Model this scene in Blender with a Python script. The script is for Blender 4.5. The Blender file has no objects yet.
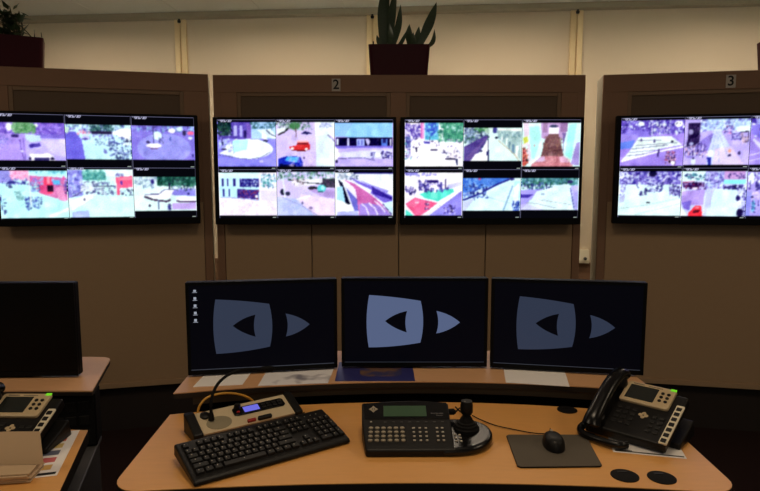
import bpy, bmesh, math, random
import numpy as np
from mathutils import Matrix, Vector
PI = math.pi
R = math.radians
C = bpy.context.scene.collection
SC = bpy.context.scene

# ------------------------------------------------------------------ camera
cam_d = bpy.data.cameras.new('camera')
cam_d.sensor_width = 36.0
cam_d.lens = 600.0 / 760.0 * 36.0
cam_d.clip_start = 0.05
cam = bpy.data.objects.new('camera', cam_d)
C.objects.link(cam)
cam.location = (0, 0, 1.42)
cam.rotation_euler = (R(90 - 6.2), 0, 0)
SC.camera = cam

# ------------------------------------------------------------------ world, light, exposure
w = bpy.data.worlds.new('world')
SC.world = w
w.use_nodes = True
w.node_tree.nodes['Background'].inputs[0].default_value = (1.0, 0.98, 0.88, 1)
w.node_tree.nodes['Background'].inputs[1].default_value = 0.15
SC.view_settings.view_transform = 'Standard'
SC.view_settings.look = 'None'
SC.view_settings.exposure = 0.0
SC.view_settings.gamma = 1.0
SC.view_settings.use_curve_mapping = False

DESK_W, WALL_W, BACK_W = 8.8, 8.2, 4.6
def area(name, loc, sx, sy, power, col, rot=(0, 0, 0)):
    l = bpy.data.lights.new(name, 'AREA')
    l.shape = 'RECTANGLE'; l.size = sx; l.size_y = sy
    l.energy = power; l.color = col
    o = bpy.data.objects.new(name, l)
    o.location = loc; o.rotation_euler = rot
    C.objects.link(o)
    return o
# ceiling lamps over the operators (out of the picture, above and behind the desk)
LAMPS = [(0.1, 1.15), (-2.3, 1.0), (2.5, 1.0), (0.1, -1.2)]
for x, y in LAMPS:
    area('ceiling_lamp_light', (x, y, 2.692), 0.56, 0.56, DESK_W, (1.0, 0.80, 0.56))
# a row of ceiling lamps between the video panels and the wall with the blinds
WALL_LAMPS = [(-2.4, 4.15), (-0.8, 4.05), (0.8, 3.92), (2.4, 3.78)]
for x, y in WALL_LAMPS:
    area('wall_lamp_light', (x, y, 2.692), 0.9, 0.16, WALL_W, (1.0, 0.81, 0.62)).data.spread = R(168)

# ------------------------------------------------------------------ materials
def lin(c):
    c = c / 255.0
    return c / 12.92 if c <= 0.04045 else ((c + 0.055) / 1.055) ** 2.4
def rgb(r, g, b):
    return (lin(r), lin(g), lin(b), 1)
def mat(name, col, rough=0.5, metal=0.0, spec=0.5, var=0.0, scale=40.0, bump=0.0, stretch=None, emit=None, estr=1.0):
    m = bpy.data.materials.new(name)
    m.use_nodes = True
    nt = m.node_tree
    b = nt.nodes['Principled BSDF']
    b.inputs['Base Color'].default_value = col
    b.inputs['Roughness'].default_value = rough
    b.inputs['Metallic'].default_value = metal
    b.inputs['Specular IOR Level'].default_value = spec
    if emit:
        b.inputs['Emission Color'].default_value = emit
        b.inputs['Emission Strength'].default_value = estr
    if var or bump:
        tc = nt.nodes.new('ShaderNodeTexCoord')
        mp = nt.nodes.new('ShaderNodeMapping')
        mp.inputs['Scale'].default_value = stretch or (1, 1, 1)
        nz = nt.nodes.new('ShaderNodeTexNoise')
        nz.inputs['Scale'].default_value = scale
        nz.inputs['Detail'].default_value = 6
        nt.links.new(tc.outputs['Object'], mp.inputs[0])
        nt.links.new(mp.outputs[0], nz.inputs['Vector'])
        if var:
            mx = nt.nodes.new('ShaderNodeMix'); mx.data_type = 'RGBA'
            k0, k1 = 1 - var, 1 + var
            mx.inputs[6].default_value = (col[0]*k0, col[1]*k0, col[2]*k0, 1)
            mx.inputs[7].default_value = (min(1, col[0]*k1), min(1, col[1]*k1), min(1, col[2]*k1), 1)
            nt.links.new(nz.outputs[0], mx.inputs[0])
            nt.links.new(mx.outputs[2], b.inputs['Base Color'])
        if bump:
            bp = nt.nodes.new('ShaderNodeBump')
            bp.inputs['Strength'].default_value = bump
            bp.inputs['Distance'].default_value = 0.002
            nt.links.new(nz.outputs[0], bp.inputs['Height'])
            nt.links.new(bp.outputs[0], b.inputs['Normal'])
    return m
M = dict(
    wall=mat('cream_wall', rgb(222, 203, 176), 0.8, var=0.03, scale=3),
    trim=mat('cream_trim', rgb(238, 212, 164), 0.6),
    ceil=mat('ceiling_paint', rgb(214, 216, 210), 0.9, var=0.04, scale=120),
    ceil_line=mat('ceiling_profile', rgb(168, 156, 134), 0.7),
    carpet=mat('dark_carpet', rgb(44, 30, 28), 1.0, spec=0.1, var=0.25, scale=300, bump=0.5),
    frame=mat('brown_laminate', rgb(140, 106, 82), 0.6, spec=0.3, var=0.06, scale=14, stretch=(1, 1, 12)),
    inset=mat('brown_inset_board', rgb(104, 86, 70), 0.7, spec=0.2, var=0.08, scale=60, stretch=(8, 1, 1)),
    lower=mat('olive_brown_board', rgb(174, 144, 112), 0.65, spec=0.25, var=0.04, scale=20, stretch=(1, 1, 8)),
    side=mat('pale_cabinet_side', rgb(170, 165, 150), 0.6),
    plinth=mat('dark_plinth', rgb(36, 26, 22), 0.8),
    beech=mat('beech_laminate', rgb(222, 160, 88), 0.42, spec=0.4, var=0.07, scale=9, stretch=(2, 14, 2)),
    shelfm=mat('pale_beech_laminate', rgb(212, 162, 118), 0.4, spec=0.4, var=0.06, scale=9, stretch=(2, 14, 2)),
    edge=mat('black_edge_band', rgb(22, 18, 16), 0.5),
    beam=mat('brown_grey_rail', rgb(92, 76, 58), 0.5),
    legm=mat('black_desk_frame', rgb(12, 10, 10), 0.7, spec=0.1),
    bez=mat('black_bezel', rgb(7, 7, 9), 0.5, spec=0.12),
    black=mat('black_plastic', rgb(18, 16, 15), 0.45, spec=0.25, var=0.1, scale=200),
    blackg=mat('glossy_black_plastic', rgb(13, 12, 12), 0.25, spec=0.35),
    key=mat('black_key', rgb(22, 20, 19), 0.45, spec=0.3),
    legend=mat('white_legend', rgb(170, 160, 145), 0.6),
    panel_off=mat('dark_screen', rgb(5, 5, 7), 0.35, spec=0.12),
    panel=mat('lit_black_screen', rgb(3, 3, 4), 0.4, spec=0.06, emit=rgb(4, 4, 9)),
    silver=mat('champagne_silver', rgb(196, 172, 134), 0.42, metal=0.0, spec=0.5),
    beige=mat('beige_metal', rgb(202, 182, 148), 0.5, var=0.03, scale=80),
    grille=mat('grille_metal', rgb(150, 138, 112), 0.6, metal=0.3),
    lcd=mat('dark_lcd', rgb(38, 40, 36), 0.25),
    lcdg=mat('green_lcd', rgb(58, 86, 62), 0.3),
    lcdb=mat('blue_lcd', rgb(40, 40, 90), 0.3, emit=rgb(104, 104, 214), estr=1.0),
    green=mat('green_lamp', rgb(90, 160, 30), 0.4, emit=rgb(96, 190, 26), estr=1.0),
    white=mat('white_label', rgb(226, 214, 186), 0.6),
    red=mat('red_button', rgb(150, 20, 20), 0.4),
    grey=mat('grey_button', rgb(150, 138, 118), 0.5),
    dgrey=mat('dark_grey_metal', rgb(62, 60, 60), 0.5),
    pad=mat('grey_mousepad_cloth', rgb(92, 84, 74), 0.9, spec=0.2, var=0.06, scale=300),
    rubber=mat('black_rubber', rgb(14, 12, 12), 0.8, spec=0.2),
    paper=mat('white_paper', rgb(240, 234, 230), 0.8, var=0.02, scale=6),
    paperw=mat('cream_paper', rgb(200, 172, 138), 0.8, var=0.03, scale=10),
    maroon=mat('maroon_glazed_pot', rgb(60, 14, 26), 0.45, spec=0.12),
    soil=mat('potting_soil', rgb(40, 28, 20), 1.0, bump=0.8),
    leaf=mat('dark_green_leaf', rgb(46, 66, 38), 0.5, var=0.35, scale=30, stretch=(1, 1, 4)),
    stem=mat('green_stem', rgb(62, 58, 36), 0.6),
    yellow=mat('yellow_cable', rgb(214, 158, 58), 0.5),
    lamp=mat('lamp_diffuser', rgb(240, 230, 210), 0.5, emit=rgb(255, 236, 200), estr=1.5),
    chrome=mat('chrome', rgb(190, 185, 175), 0.2, metal=1.0),
)

# ------------------------------------------------------------------ mesh helpers
class MB:
    def __init__(s):
        s.v = []; s.f = []; s.smooth = []
    def add(s, vs, fs, sm=False, mtx=None):
        o = len(s.v)
        s.v += [tuple(mtx @ Vector(p)) if mtx else tuple(p) for p in vs]
        s.f += [tuple(i + o for i in f) for f in fs]
        s.smooth += [sm] * len(fs)
        return s
    def box(s, x0, x1, y0, y1, z0, z1, mtx=None):
        vs = [(x, y, z) for z in (z0, z1) for y in (y0, y1) for x in (x0, x1)]
        fs = [(0, 2, 3, 1), (4, 5, 7, 6), (0, 1, 5, 4), (2, 6, 7, 3), (0, 4, 6, 2), (1, 3, 7, 5)]
        return s.add(vs, fs, False, mtx)
    def prism(s, pts, z0, z1, mtx=None):
        n = len(pts)
        z0f = z0 if callable(z0) else (lambda x, y: z0)
        z1f = z1 if callable(z1) else (lambda x, y: z1)
        vs = [(x, y, z0f(x, y)) for x, y in pts] + [(x, y, z1f(x, y)) for x, y in pts]
        fs = [tuple(range(n))[::-1], tuple(range(n, 2 * n))]
        fs += [(i, (i + 1) % n, n + (i + 1) % n, n + i) for i in range(n)]
        return s.add(vs, fs, False, mtx)
    def side_prism(s, pts, x0, x1, mtx=None):      # profile in the y-z plane pushed along x
        n = len(pts)
        vs = [(x0, y, z) for y, z in pts] + [(x1, y, z) for y, z in pts]
        fs = [tuple(range(n)), tuple(range(n, 2 * n))[::-1]]
        fs += [(i, n + i, n + (i + 1) % n, (i + 1) % n) for i in range(n)]
        return s.add(vs, fs, False, mtx)
    def tube(s, path, r, n=10, mtx=None, sq=None):
        P = [Vector(p) for p in path]
        rs = r if isinstance(r, (list, tuple)) else [r] * len(P)
        vs = []; fs = []
        up = Vector((0, 0, 1))
        for i, p in enumerate(P):
            t = (P[min(i + 1, len(P) - 1)] - P[max(i - 1, 0)]).normalized()
            a = t.cross(up)
            if a.length < 0.05: a = t.cross(Vector((1, 0, 0)))
            a.normalize(); b = a.cross(t).normalized()
            for k in range(n):
                an = 2 * PI * k / n
                q = a * math.cos(an) * rs[i] * (sq[0] if sq else 1) + b * math.sin(an) * rs[i] * (sq[1] if sq else 1)
                vs.append(tuple(p + q))
        for i in range(len(P) - 1):
            for k in range(n):
                fs.append((i * n + k, i * n + (k + 1) % n, (i + 1) * n + (k + 1) % n, (i + 1) * n + k))
        fs.append(tuple(range(n))[::-1]); fs.append(tuple(range((len(P) - 1) * n, len(P) * n)))
        return s.add(vs, fs, True, mtx)
    def lathe(s, prof, c=(0, 0, 0), n=24, sx=1, sy=1, mtx=None):
        vs = []; fs = []
        for r, z in prof:
            for k in range(n):
                a = 2 * PI * k / n
                vs.append((c[0] + r * math.cos(a) * sx, c[1] + r * math.sin(a) * sy, c[2] + z))
        for i in range(len(prof) - 1):
            for k in range(n):
                fs.append((i * n + k, i * n + (k + 1) % n, (i + 1) * n + (k + 1) % n, (i + 1) * n + k))
        fs.append(tuple(range(n))[::-1]); fs.append(tuple(range((len(prof) - 1) * n, len(prof) * n)))
        return s.add(vs, fs, True, mtx)
    def build(s, name, material, parent=None, bevel=0.0, seg=2, loc=None, rot=None, autosmooth=True):
        me = bpy.data.meshes.new(name)
        me.from_pydata(s.v, [], s.f)
        bm = bmesh.new(); bm.from_mesh(me)
        bmesh.ops.recalc_face_normals(bm, faces=bm.faces)
        bm.to_mesh(me); bm.free()
        for p, sm in zip(me.polygons, s.smooth): p.use_smooth = sm
        if autosmooth and any(s.smooth): me.set_sharp_from_angle(angle=R(40))
        me.materials.append(material)
        o = bpy.data.objects.new(name, me)
        C.objects.link(o)
        if parent: o.parent = parent
        if loc: o.location = loc
        if rot: o.rotation_euler = rot
        if bevel:
            md = o.modifiers.new('bevel', 'BEVEL')
            md.width = bevel; md.segments = seg; md.limit_method = 'ANGLE'; md.angle_limit = R(40)
        return o
def thing(name, label, cat, loc=(0, 0, 0), rz=0.0, group=None):
    o = bpy.data.objects.new(name, None)
    o.empty_display_size = 0.05
    C.objects.link(o)
    o.location = loc; o.rotation_euler = (0, 0, rz)
    return tag(o, label, cat, group)
def tag(o, label, cat, group=None):
    o['label'] = label; o['category'] = cat
    if group: o['group'] = group
    return o
def struct(o):
    o['kind'] = 'structure'
    return o
def copy_part(src, parent, loc, rot=None, scale=None):
    c = src.copy(); C.objects.link(c); c.parent = parent; c.location = loc
    if rot: c.rotation_euler = rot
    if scale: c.scale = scale
    return c
def arc(cx, cy, r, a0, a1, n=8):
    return [(cx + r * math.cos(R(a0 + (a1 - a0) * i / n)), cy + r * math.sin(R(a0 + (a1 - a0) * i / n))) for i in range(n + 1)]
def rrect(x0, x1, y0, y1, r, n=5):
    return arc(x1 - r, y1 - r, r, 0, 90, n) + arc(x0 + r, y1 - r, r, 90, 180, n) + arc(x0 + r, y0 + r, r, 180, 270, n) + arc(x1 - r, y0 + r, r, 270, 360, n)
def bez(p0, p1, p2, p3, n=14):
    out = []
    for i in range(n + 1):
        t = i / n; u = 1 - t
        out.append(tuple(u**3*a + 3*u*u*t*b + 3*u*t*t*c + t**3*d for a, b, c, d in zip(p0, p1, p2, p3)))
    return out
def spline(pts, n=6):
    P = [np.array(p, float) for p in pts]
    P = [2*P[0]-P[1]] + P + [2*P[-1]-P[-2]]
    out = []
    for i in range(1, len(P) - 2):
        for k in range(n):
            t = k / n
            out.append(tuple(0.5*((2*P[i]) + (-P[i-1]+P[i+1])*t + (2*P[i-1]-5*P[i]+4*P[i+1]-P[i+2])*t*t + (-P[i-1]+3*P[i]-3*P[i+1]+P[i+2])*t**3)))
    out.append(tuple(P[-2]))
    return out

# ================================================================== THE SETTING
struct(MB().box(-6, 6, -3, 6, -0.05, 0).build('floor', M['carpet']))
ce = MB().box(-6, 6, -3, 6, 2.72, 2.77)
struct(ce.build('ceiling', M['ceil']))
WA = R(-4.95)
wl = struct(MB().box(-7, 7, 0, 0.1, 0, 2.72).build('wall_back', M['wall'], loc=(0, 4.775, 0), rot=(0, 0, WA)))
struct(MB().box(-6.1, -6, -3, 6, 0, 2.72).build('wall_left', M['wall']))
struct(MB().box(6, 6.1, -3, 6, 0, 2.72).build('wall_right', M['wall']))
# cornice strip where the ceiling meets the wall, and thin ceiling profiles
def on_wall(s, d=0.0):      # point s metres along the wall, d in front of it
    return (s * math.cos(WA) + d * math.sin(WA), 4.775 + s * math.sin(WA) - d * math.cos(WA))
def wall_part(mb, name, m, bevel=0.0):
    return struct(mb.build(name, m, loc=(0, 4.775, 0), rot=(0, 0, WA), bevel=bevel))
wall_part(MB().box(-7, 7, -0.085, 0, 2.678, 2.72), 'trim_1', M['ceil_line'], 0.004)
cl_ = MB().box(-7, 7, -0.47, -0.46, 2.717, 2.72)
for i in range(-9, 10): cl_.box(-0.92 + i * 0.65, -0.908 + i * 0.65, -1.2, -0.085, 2.717, 2.72)
wall_part(cl_, 'trim_2', M['ceil'])
k = 3
for s in (-1.58, -0.055, 1.475):
    b = MB().box(s - 0.047, s - 0.004, -0.025, 0, 0.9, 2.678).box(s + 0.004, s + 0.047, -0.025, 0, 0.9, 2.678).box(s - 0.006, s + 0.006, -0.008, 0, 0.9, 2.678)
    wall_part(b, 'trim_%d' % k, M['trim'], 0.004)
    k += 1
wall_part(MB().box(-7, 7, -0.02, 0, 0, 0.77).box(-7, 7, -0.03, 0, 0.77, 0.785), 'trim_6', M['frame'])
for i, s in enumerate((-1.58, -0.055, 1.475)):
    x, y = on_wall(s, 0.04)
    t = MB().lathe([(0.004, -0.03), (0.012, -0.028), (0.014, -0.012), (0.008, -0.008), (0.008, 0)], (x, y, 2.678), 12)
    o = t.build('blind_cord_bracket', M['black'])
    tag(o, ['small dark bracket atop the leftmost cream wall strip', 'small dark bracket atop the wall strip behind the snake plant', 'small dark bracket atop the rightmost cream wall strip'][i], 'bracket', 'brackets above the wall strips')
# lamps in the ceiling (above the picture)
for i, (x, y) in enumerate(LAMPS):
    t = thing('ceiling_lamp', 'square recessed ceiling lamp ' + ['above the three monitor desk', 'above the left operator desk', 'right of the desk', 'behind the desk'][i], 'lamp', (x, y, 2.72), 0, 'square ceiling lamps')
    f = MB()
    for q in ((-0.31, 0.31, -0.31, -0.29), (-0.31, 0.31, 0.29, 0.31), (-0.31, -0.29, -0.29, 0.29), (0.29, 0.31, -0.29, 0.29)):
        f.box(q[0], q[1], q[2], q[3], -0.02, 0)
    f.build('lamp_frame', M['ceil_line'], t)
    MB().box(-0.29, 0.29, -0.29, 0.29, -0.014, 0).build('diffuser', M['lamp'], t)
for i, (x, y) in enumerate(WALL_LAMPS):
    t = thing('ceiling_tube_lamp', 'long ceiling lamp behind the video panels, ' + ['leftmost', 'second from left', 'second from right', 'rightmost'][i] + ' of the row', 'lamp', (x, y, 2.72), 0, 'long lamps by the wall')
    MB().box(-0.48, 0.48, -0.10, -0.085, -0.02, 0).box(-0.48, 0.48, 0.085, 0.10, -0.02, 0).build('lamp_frame', M['ceil_line'], t)
    MB().box(-0.47, 0.47, -0.085, 0.085, -0.014, 0).build('diffuser', M['lamp'], t)

# ================================================================== VIDEO PANELS
def numeral(txt, parent, x, z):
    pl = MB().box(-0.024, 0.024, -0.003, 0, -0.034, 0.034).build('number_plate', PLATE, parent, loc=(x, -0.0001, z))
    cu = bpy.data.curves.new('numeral', 'FONT')
    cu.body = txt; cu.size = 0.072; cu.align_x = 'CENTER'; cu.align_y = 'CENTER'; cu.extrude = 0.0006; cu.offset = 0.0012
    tmp = bpy.data.objects.new('numeral_text', cu)
    C.objects.link(tmp)
    bpy.context.view_layer.update()
    me = bpy.data.meshes.new_from_object(tmp.evaluated_get(bpy.context.evaluated_depsgraph_get()))
    bpy.data.objects.remove(tmp)
    me.materials.clear(); me.materials.append(M['black'])
    o = bpy.data.objects.new('numeral', me); C.objects.link(o)
    o.parent = pl; o.rotation_euler = (R(90), 0, 0); o.location = (0, -0.0036, 0.0)
    return pl
PLATE = mat('grey_plate', rgb(186, 176, 164), 0.5)
W, TOP, BOT, DEP = 2.065, 2.0, 0.262, 0.22
def video_panel(label, loc, rz, num=None, numx=0, n=1):
    t = thing('video_panel', label, 'wall panel', loc, rz, 'brown panels that carry the screens')
    # frame around recessed boards
    MB().box(0, W, 0.0, 0.03, 1.905, TOP).build('top_rail', M['frame'], t, 0.002)
    MB().box(0, 0.042, 0.0, 0.03, BOT, 1.905).build('stile', M['frame'], t, 0.002)
    MB().box(W - 0.042, W, 0.0, 0.03, BOT, 1.905).build('stile', M['frame'], t, 0.002)
    for a, b in ((0.042, 0.13), (W - 0.13, W - 0.042), (0.985, 1.07)):
        MB().box(a, b, 0.001, 0.03, 1.30, 1.905).build('inner_stile', M['frame'], t)
    for a, b in ((0.13, 0.985), (1.07, W - 0.13)):
        MB().box(a, b, 0.012, 0.03, 1.30, 1.905).build('recessed_board', M['inset'], t)
        fr = MB().box(a, a + 0.022, 0.004, 0.012, 1.30, 1.905).box(b - 0.022, b, 0.004, 0.012, 1.30, 1.905).box(a + 0.022, b - 0.022, 0.004, 0.012, 1.883, 1.905)
        fr.build('board_moulding', M['mould'], t, 0.003)
    x0 = 0.042; st = (W - 0.084) / n
    for i in range(n):
        MB().box(x0 + i*st + 0.0025, x0 + (i+1)*st - 0.0025, 0.006, 0.03, BOT + 0.03, 1.30).build('lower_board', M['lower'], t, 0.002)
    MB().box(0.042, W - 0.042, -0.004, 0.03, BOT, BOT + 0.03).build('bottom_rail', M['lower'], t, 0.002)
    MB().box(0, 0.02, 0.03, DEP, 0.0, TOP).build('side_board', M['side'], t, 0.002)
    MB().box(W - 0.02, W, 0.03, DEP, 0.0, TOP).build('side_board', M['side'], t, 0.002)
    MB().box(0.02, W - 0.02, 0.03, DEP, TOP - 0.02, TOP).build('top_board', M['frame'], t)
    MB().box(0.02, W - 0.02, DEP - 0.02, DEP, 0.0, TOP - 0.02).build('back_board', M['side'], t)
    MB().box(0.02, W - 0.02, 0.05, 0.09, 0, BOT).build('plinth', M['plinth'], t)
    tb = MB().tube([(0.15, DEP + 0.03, 1.86), (W - 0.15, DEP + 0.03, 1.86)], 0.013, 12).build('backlight_tube', M['tube'], t)
    for q in (0.14, W - 0.16): MB().box(q, q + 0.02, DEP, DEP + 0.045, 1.84, 1.88).build('tube_holder', M['side'], t)
    lo_ = area('backlight', (W / 2, DEP + 0.05, 1.86), W - 0.4, 0.03, BACK_W, (0.90, 1.0, 0.94), (R(90), 0, R(180)))
    lo_.parent = t
    if num: numeral(num, t, numx, 1.945)
    return t
M['tube'] = mat('glass_tube', rgb(240, 244, 236), 0.4, emit=rgb(236, 244, 230), estr=1.5)
M['mould'] = mat('lighter_brown_moulding', rgb(130, 104, 80), 0.55, spec=0.3)
AL, AR = R(13.3), R(-11.0)
cl = (-0.948 - W * math.cos(AL), 3.383 - W * math.sin(AL), 0)
cr = (1.238, 3.40, 0)
panL = video_panel('brown laminate video panel at the left, carrying the leftmost wide screen', cl, AL)
panM = video_panel('brown laminate video panel in the middle, marked 2 and carrying two screens', (-0.926, 3.40, 0), 0, '2', 0.683, 4)
panR = video_panel('brown laminate video panel at the right, marked 3', cr, AR, '3', 0.645)

# ------------------------------------------------------------------ camera pictures on the screens
def H(s):
    s = s.lstrip('#')
    return np.array([int(s[i:i+2], 16) for i in (0, 2, 4)], float)
NX, NY = 88, 72
class Pic:
    """A small picture painted in the units of its own sheet; rect = the cell on that sheet, y down."""
    def __init__(s, rect, top, bot, bg, seed):
        s.x0, s.y0, s.x1, s.y1 = rect
        gx = np.linspace(s.x0, s.x1, NX); gy = np.linspace(s.y0, s.y1, NY)
        s.X, s.Y = np.meshgrid(gx, gy)
        s.a = np.zeros((NY, NX, 3)) + H('06060c')
        s.top, s.bot = top, bot
        s.rng = random.Random(seed)
        s.mask = (s.Y >= top) & (s.Y <= bot)
        s.a[s.mask] = H(bg)
    def put(s, m, c, al=1.0):
        m = m & s.mask
        s.a[m] = s.a[m] * (1 - al) + H(c) * al
        return s
    def r(s, c, x0, y0, x1, y1, al=1.0): return s.put((s.X >= x0) & (s.X <= x1) & (s.Y >= y0) & (s.Y <= y1), c, al)
    def e(s, c, cx, cy, rx, ry, al=1.0): return s.put(((s.X - cx) / rx) ** 2 + ((s.Y - cy) / ry) ** 2 <= 1, c, al)
    def p(s, c, *q, al=1.0):
        pts = [(q[i], q[i + 1]) for i in range(0, len(q), 2)]
        m = np.zeros(s.X.shape, bool); n = len(pts)
        for i in range(n):
            (xa, ya), (xb, yb) = pts[i], pts[(i + 1) % n]
            if ya == yb: continue
            cond = ((ya > s.Y) != (yb > s.Y)) & (s.X < (xb - xa) * (s.Y - ya) / (yb - ya) + xa)
            m ^= cond
        return s.put(m, c, al)
    def l(s, c, wd, *q, al=1.0):
        for i in range(0, len(q) - 2, 2):
            xa, ya, xb, yb = q[i:i + 4]
            d = max(1e-6, math.hypot(xb - xa, yb - ya)); nx, ny = -(yb - ya) / d * wd / 2, (xb - xa) / d * wd / 2
            s.p(c, xa + nx, ya + ny, xb + nx, yb + ny, xb - nx, yb - ny, xa - nx, ya - ny, al=al)
        return s
    def s(s, x0, y0, x1, y1, n, a, b, cols, tall=1.0, al=0.9):
        g = s.rng; cols = cols.split()
        for _ in range(int(n * 2.2)):
            rr = g.uniform(a, b) * 0.55; asp = g.uniform(0.55, 1.6)
            s.e(g.choice(cols), g.uniform(x0, x1), g.uniform(y0, y1), rr * asp, rr * tall / asp * 1.2, al * g.uniform(0.55, 1.0))
        return s
    def done(s, border=True):
        b = s.a.copy()
        k = b.copy(); n = 4.0
        for n in (3.0, 1.5):
            inner = s.mask[1:-1, 1:-1, None]
            sm = (b[1:-1, 1:-1] * n + b[:-2, 1:-1] + b[2:, 1:-1] + b[1:-1, :-2] + b[1:-1, 2:]) / (n + 4)
            k[1:-1, 1:-1] = np.where(inner, sm, b[1:-1, 1:-1]); b = k.copy()
        rl = np.random.RandomState(len(b) + int(s.top))       # soft patches, as in a compressed picture
        low = rl.normal(0, 9, (10, 12, 1)).repeat(8, 0).repeat(8, 1)[:NY, :NX]
        for _ in range(10): low[1:-1, 1:-1] = (low[1:-1, 1:-1] + low[:-2, 1:-1] + low[2:, 1:-1] + low[1:-1, :-2] + low[1:-1, 2:]) / 5
        k = np.where(s.mask[:, :, None], (k + low - 150) * 1.13 + 152, k)
        rn = np.random.RandomState(s.rng.randint(0, 9999))
        noise = rn.normal(0, 5, (NY, NX, 1)) + rn.normal(0, 3, (NY, NX, 3))
        k = k + noise * s.mask[:, :, None]
        W_, Hh = s.x1 - s.x0, s.y1 - s.y0
        # header line and clock text of the feed
        if border:
            ln = H('6c6c8a')
            k[0, :] = ln; k[:, 0] = np.where(s.mask[:, 0:1], k[:, 0], ln); k[:, -1] = np.where(s.mask[:, 0:1], k[:, -1], ln * 0.6)
        r2 = random.Random(5)
        for i in range(3, int(NX * 0.25)):
            for j in (1, 2, 3):
                if r2.random() < 0.66: k[j, i] = H('a8a8c4')
        for i in range(NX - 7, NX - 2): k[-2, i] = H('9aa6a0')
        return np.clip(k, 0, 255)
feeds = {}
V = 'purple'
def feed(key, rect, top, bot, bg, seed):
    p = Pic(rect, top, bot, bg, seed); feeds[key] = p; return p
# ---- left screen
f = feed('1a', (-50, 35, 548, 483), 108, 428, 'b49cf0', 1)
f.r('8a70d8', -50, 108, 548, 200).s(-50, 110, 548, 200, 90, 8, 24, '6a50c0 a080e0 c8b0ff 7c60c8 5848a8').p('c2b6ff', 200, 220, 320, 215, 548, 245, 548, 428, 200, 428)
f.r('6a5cc8', 290, 205, 548, 240, .6).p('d2c8ff', 330, 260, 560, 245, 560, 400, 450, 380)
f.e('f2f6ff', 65, 145, 26, 34).e('eef4ff', 300, 132, 16, 16).e('78ac80', 190, 150, 108, 46).s(100, 112, 290, 200, 60, 8, 20, '5c9464 9cc4a0 78b07c 4c8058')
f.p('c8e4f4', 200, 205, 330, 215, 340, 260, 250, 275, 205, 250).s(-50, 215, 60, 330, 20, 6, 16, '5c58b8 8888e0 c8d0ff')
f.e('3a2c70', 110, 222, 34, 14).p('4a3ca0', 228, 300, 250, 285, 325, 280, 332, 310, 240, 322)
f.l('6c58b8', 8, 152, 250, 160, 340, 180, 420).l('7c68c8', 6, 182, 240, 190, 420).e('d8d0ff', 165, 350, 14, 12)
f.p('f8f6ff', 228, 374, 400, 368, 440, 392, 455, 428, 240, 428).p('38306c', 268, 402, 398, 404, 398, 428, 268, 428).e('2c2450', 232, 412, 10, 14).e('2c2450', 428, 412, 18, 12)
f = feed('1b', (15, 40, 590, 488), 118, 424, 'c6f0f8', 2)
f.s(15, 120, 600, 240, 80, 8, 22, '5c54b0 7c74d0 a8b4f4 e0f0ff 4a6c88').s(230, 120, 440, 175, 40, 10, 22, '3a6068 5c8c80 2c4854').r('342c50', 240, 176, 420, 200)
f.p('746cdc', 15, 190, 100, 180, 155, 250, 178, 424, 15, 424).e('d0f0dc', 28, 170, 18, 28).s(120, 170, 230, 205, 12, 6, 16, 'ff9cb0 f8e0ff e070a0')
f.e('c8c8ff', 190, 235, 32, 22).e('5c54a8', 185, 245, 26, 10).p('fdfdff', 420, 190, 500, 150, 600, 155, 600, 250, 520, 235)
f.s(400, 225, 600, 420, 70, 6, 22, '4c5498 d8f8ff 6c78b8 2c3460 9cb8e0').s(270, 240, 420, 300, 30, 4, 9, '3c4480 6c7cb0').s(340, 340, 370, 370, 5, 8, 20, '7478c0').l('4a4a90', 8, 390, 235, 395, 310).l('5058a0', 12, 400, 265, 490, 285)
f.s(520, 250, 600, 300, 12, 8, 20, 'f0fcff 30305c')
f = feed('1c', (15, 48, 572, 486), 124, 424, '8c80e0', 3)
f.e('a8b0f4', 300, 320, 240, 130, .6).s(20, 130, 570, 175, 60, 8, 20, '5c50b0 8c90e8 a8d0f8 6ca0b8 4a4488').s(20, 170, 140, 240, 10, 8, 16, '8478d8 9c94e8')
f.e('dcfcff', 240, 210, 40, 36).l('3c3470', 7, 205, 140, 208, 290).l('6c68b0', 6, 285, 150, 285, 230).e('fafaff', 372, 166, 32, 20).e('cfe8f0', 440, 150, 30, 18).e('f070a0', 540, 186, 32, 16).e('38305c', 482, 185, 16, 24).e('e8f4ff', 535, 228, 18, 12)
f.e('fdfaff', 208, 298, 66, 20).p('6a4c78', 160, 312, 208, 322, 262, 310, 230, 330, 180, 328).e('40386c', 158, 268, 18, 12).s(250, 225, 295, 270, 8, 6, 12, '3c3868 5c58a0').e('5c68b8', 357, 238, 10, 20).e('40388c', 555, 380, 10, 14).s(20, 300, 560, 420, 60, 6, 16, '9088e4 a49cf0 7c70d0', al=.35)
f = feed('1d', (10, 38, 560, 460), 62, 450, 'c4f8fa', 4)
f.p('9a98e4', 10, 62, 110, 62, 110, 150, 10, 170).p('f0b0d8', 110, 62, 245, 62, 245, 150, 110, 140).s(100, 62, 240, 140, 20, 8, 20, 'ffc0dc e888b8 f8d0f0').p('b8f0f4', 245, 62, 560, 62, 560, 110, 250, 95).s(260, 65, 560, 88, 12, 8, 22, '58a0b8 80d0e0')
f.p('d078b0', 250, 105, 560, 125, 560, 310, 460, 290, 330, 250, 250, 170).s(250, 120, 560, 200, 30, 8, 24, 'c868a8 e050a0 8878d0 a8c8f8').p('f04870', 370, 120, 430, 115, 440, 250, 370, 260).p('f898b0', 395, 115, 415, 115, 415, 170, 395, 170).r('301830', 395, 185, 445, 240).p('e05890', 330, 190, 390, 180, 390, 260, 340, 250).r('6cc0f0', 445, 140, 500, 175).p('e89ccc', 460, 210, 520, 190, 540, 320, 480, 300)
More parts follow.
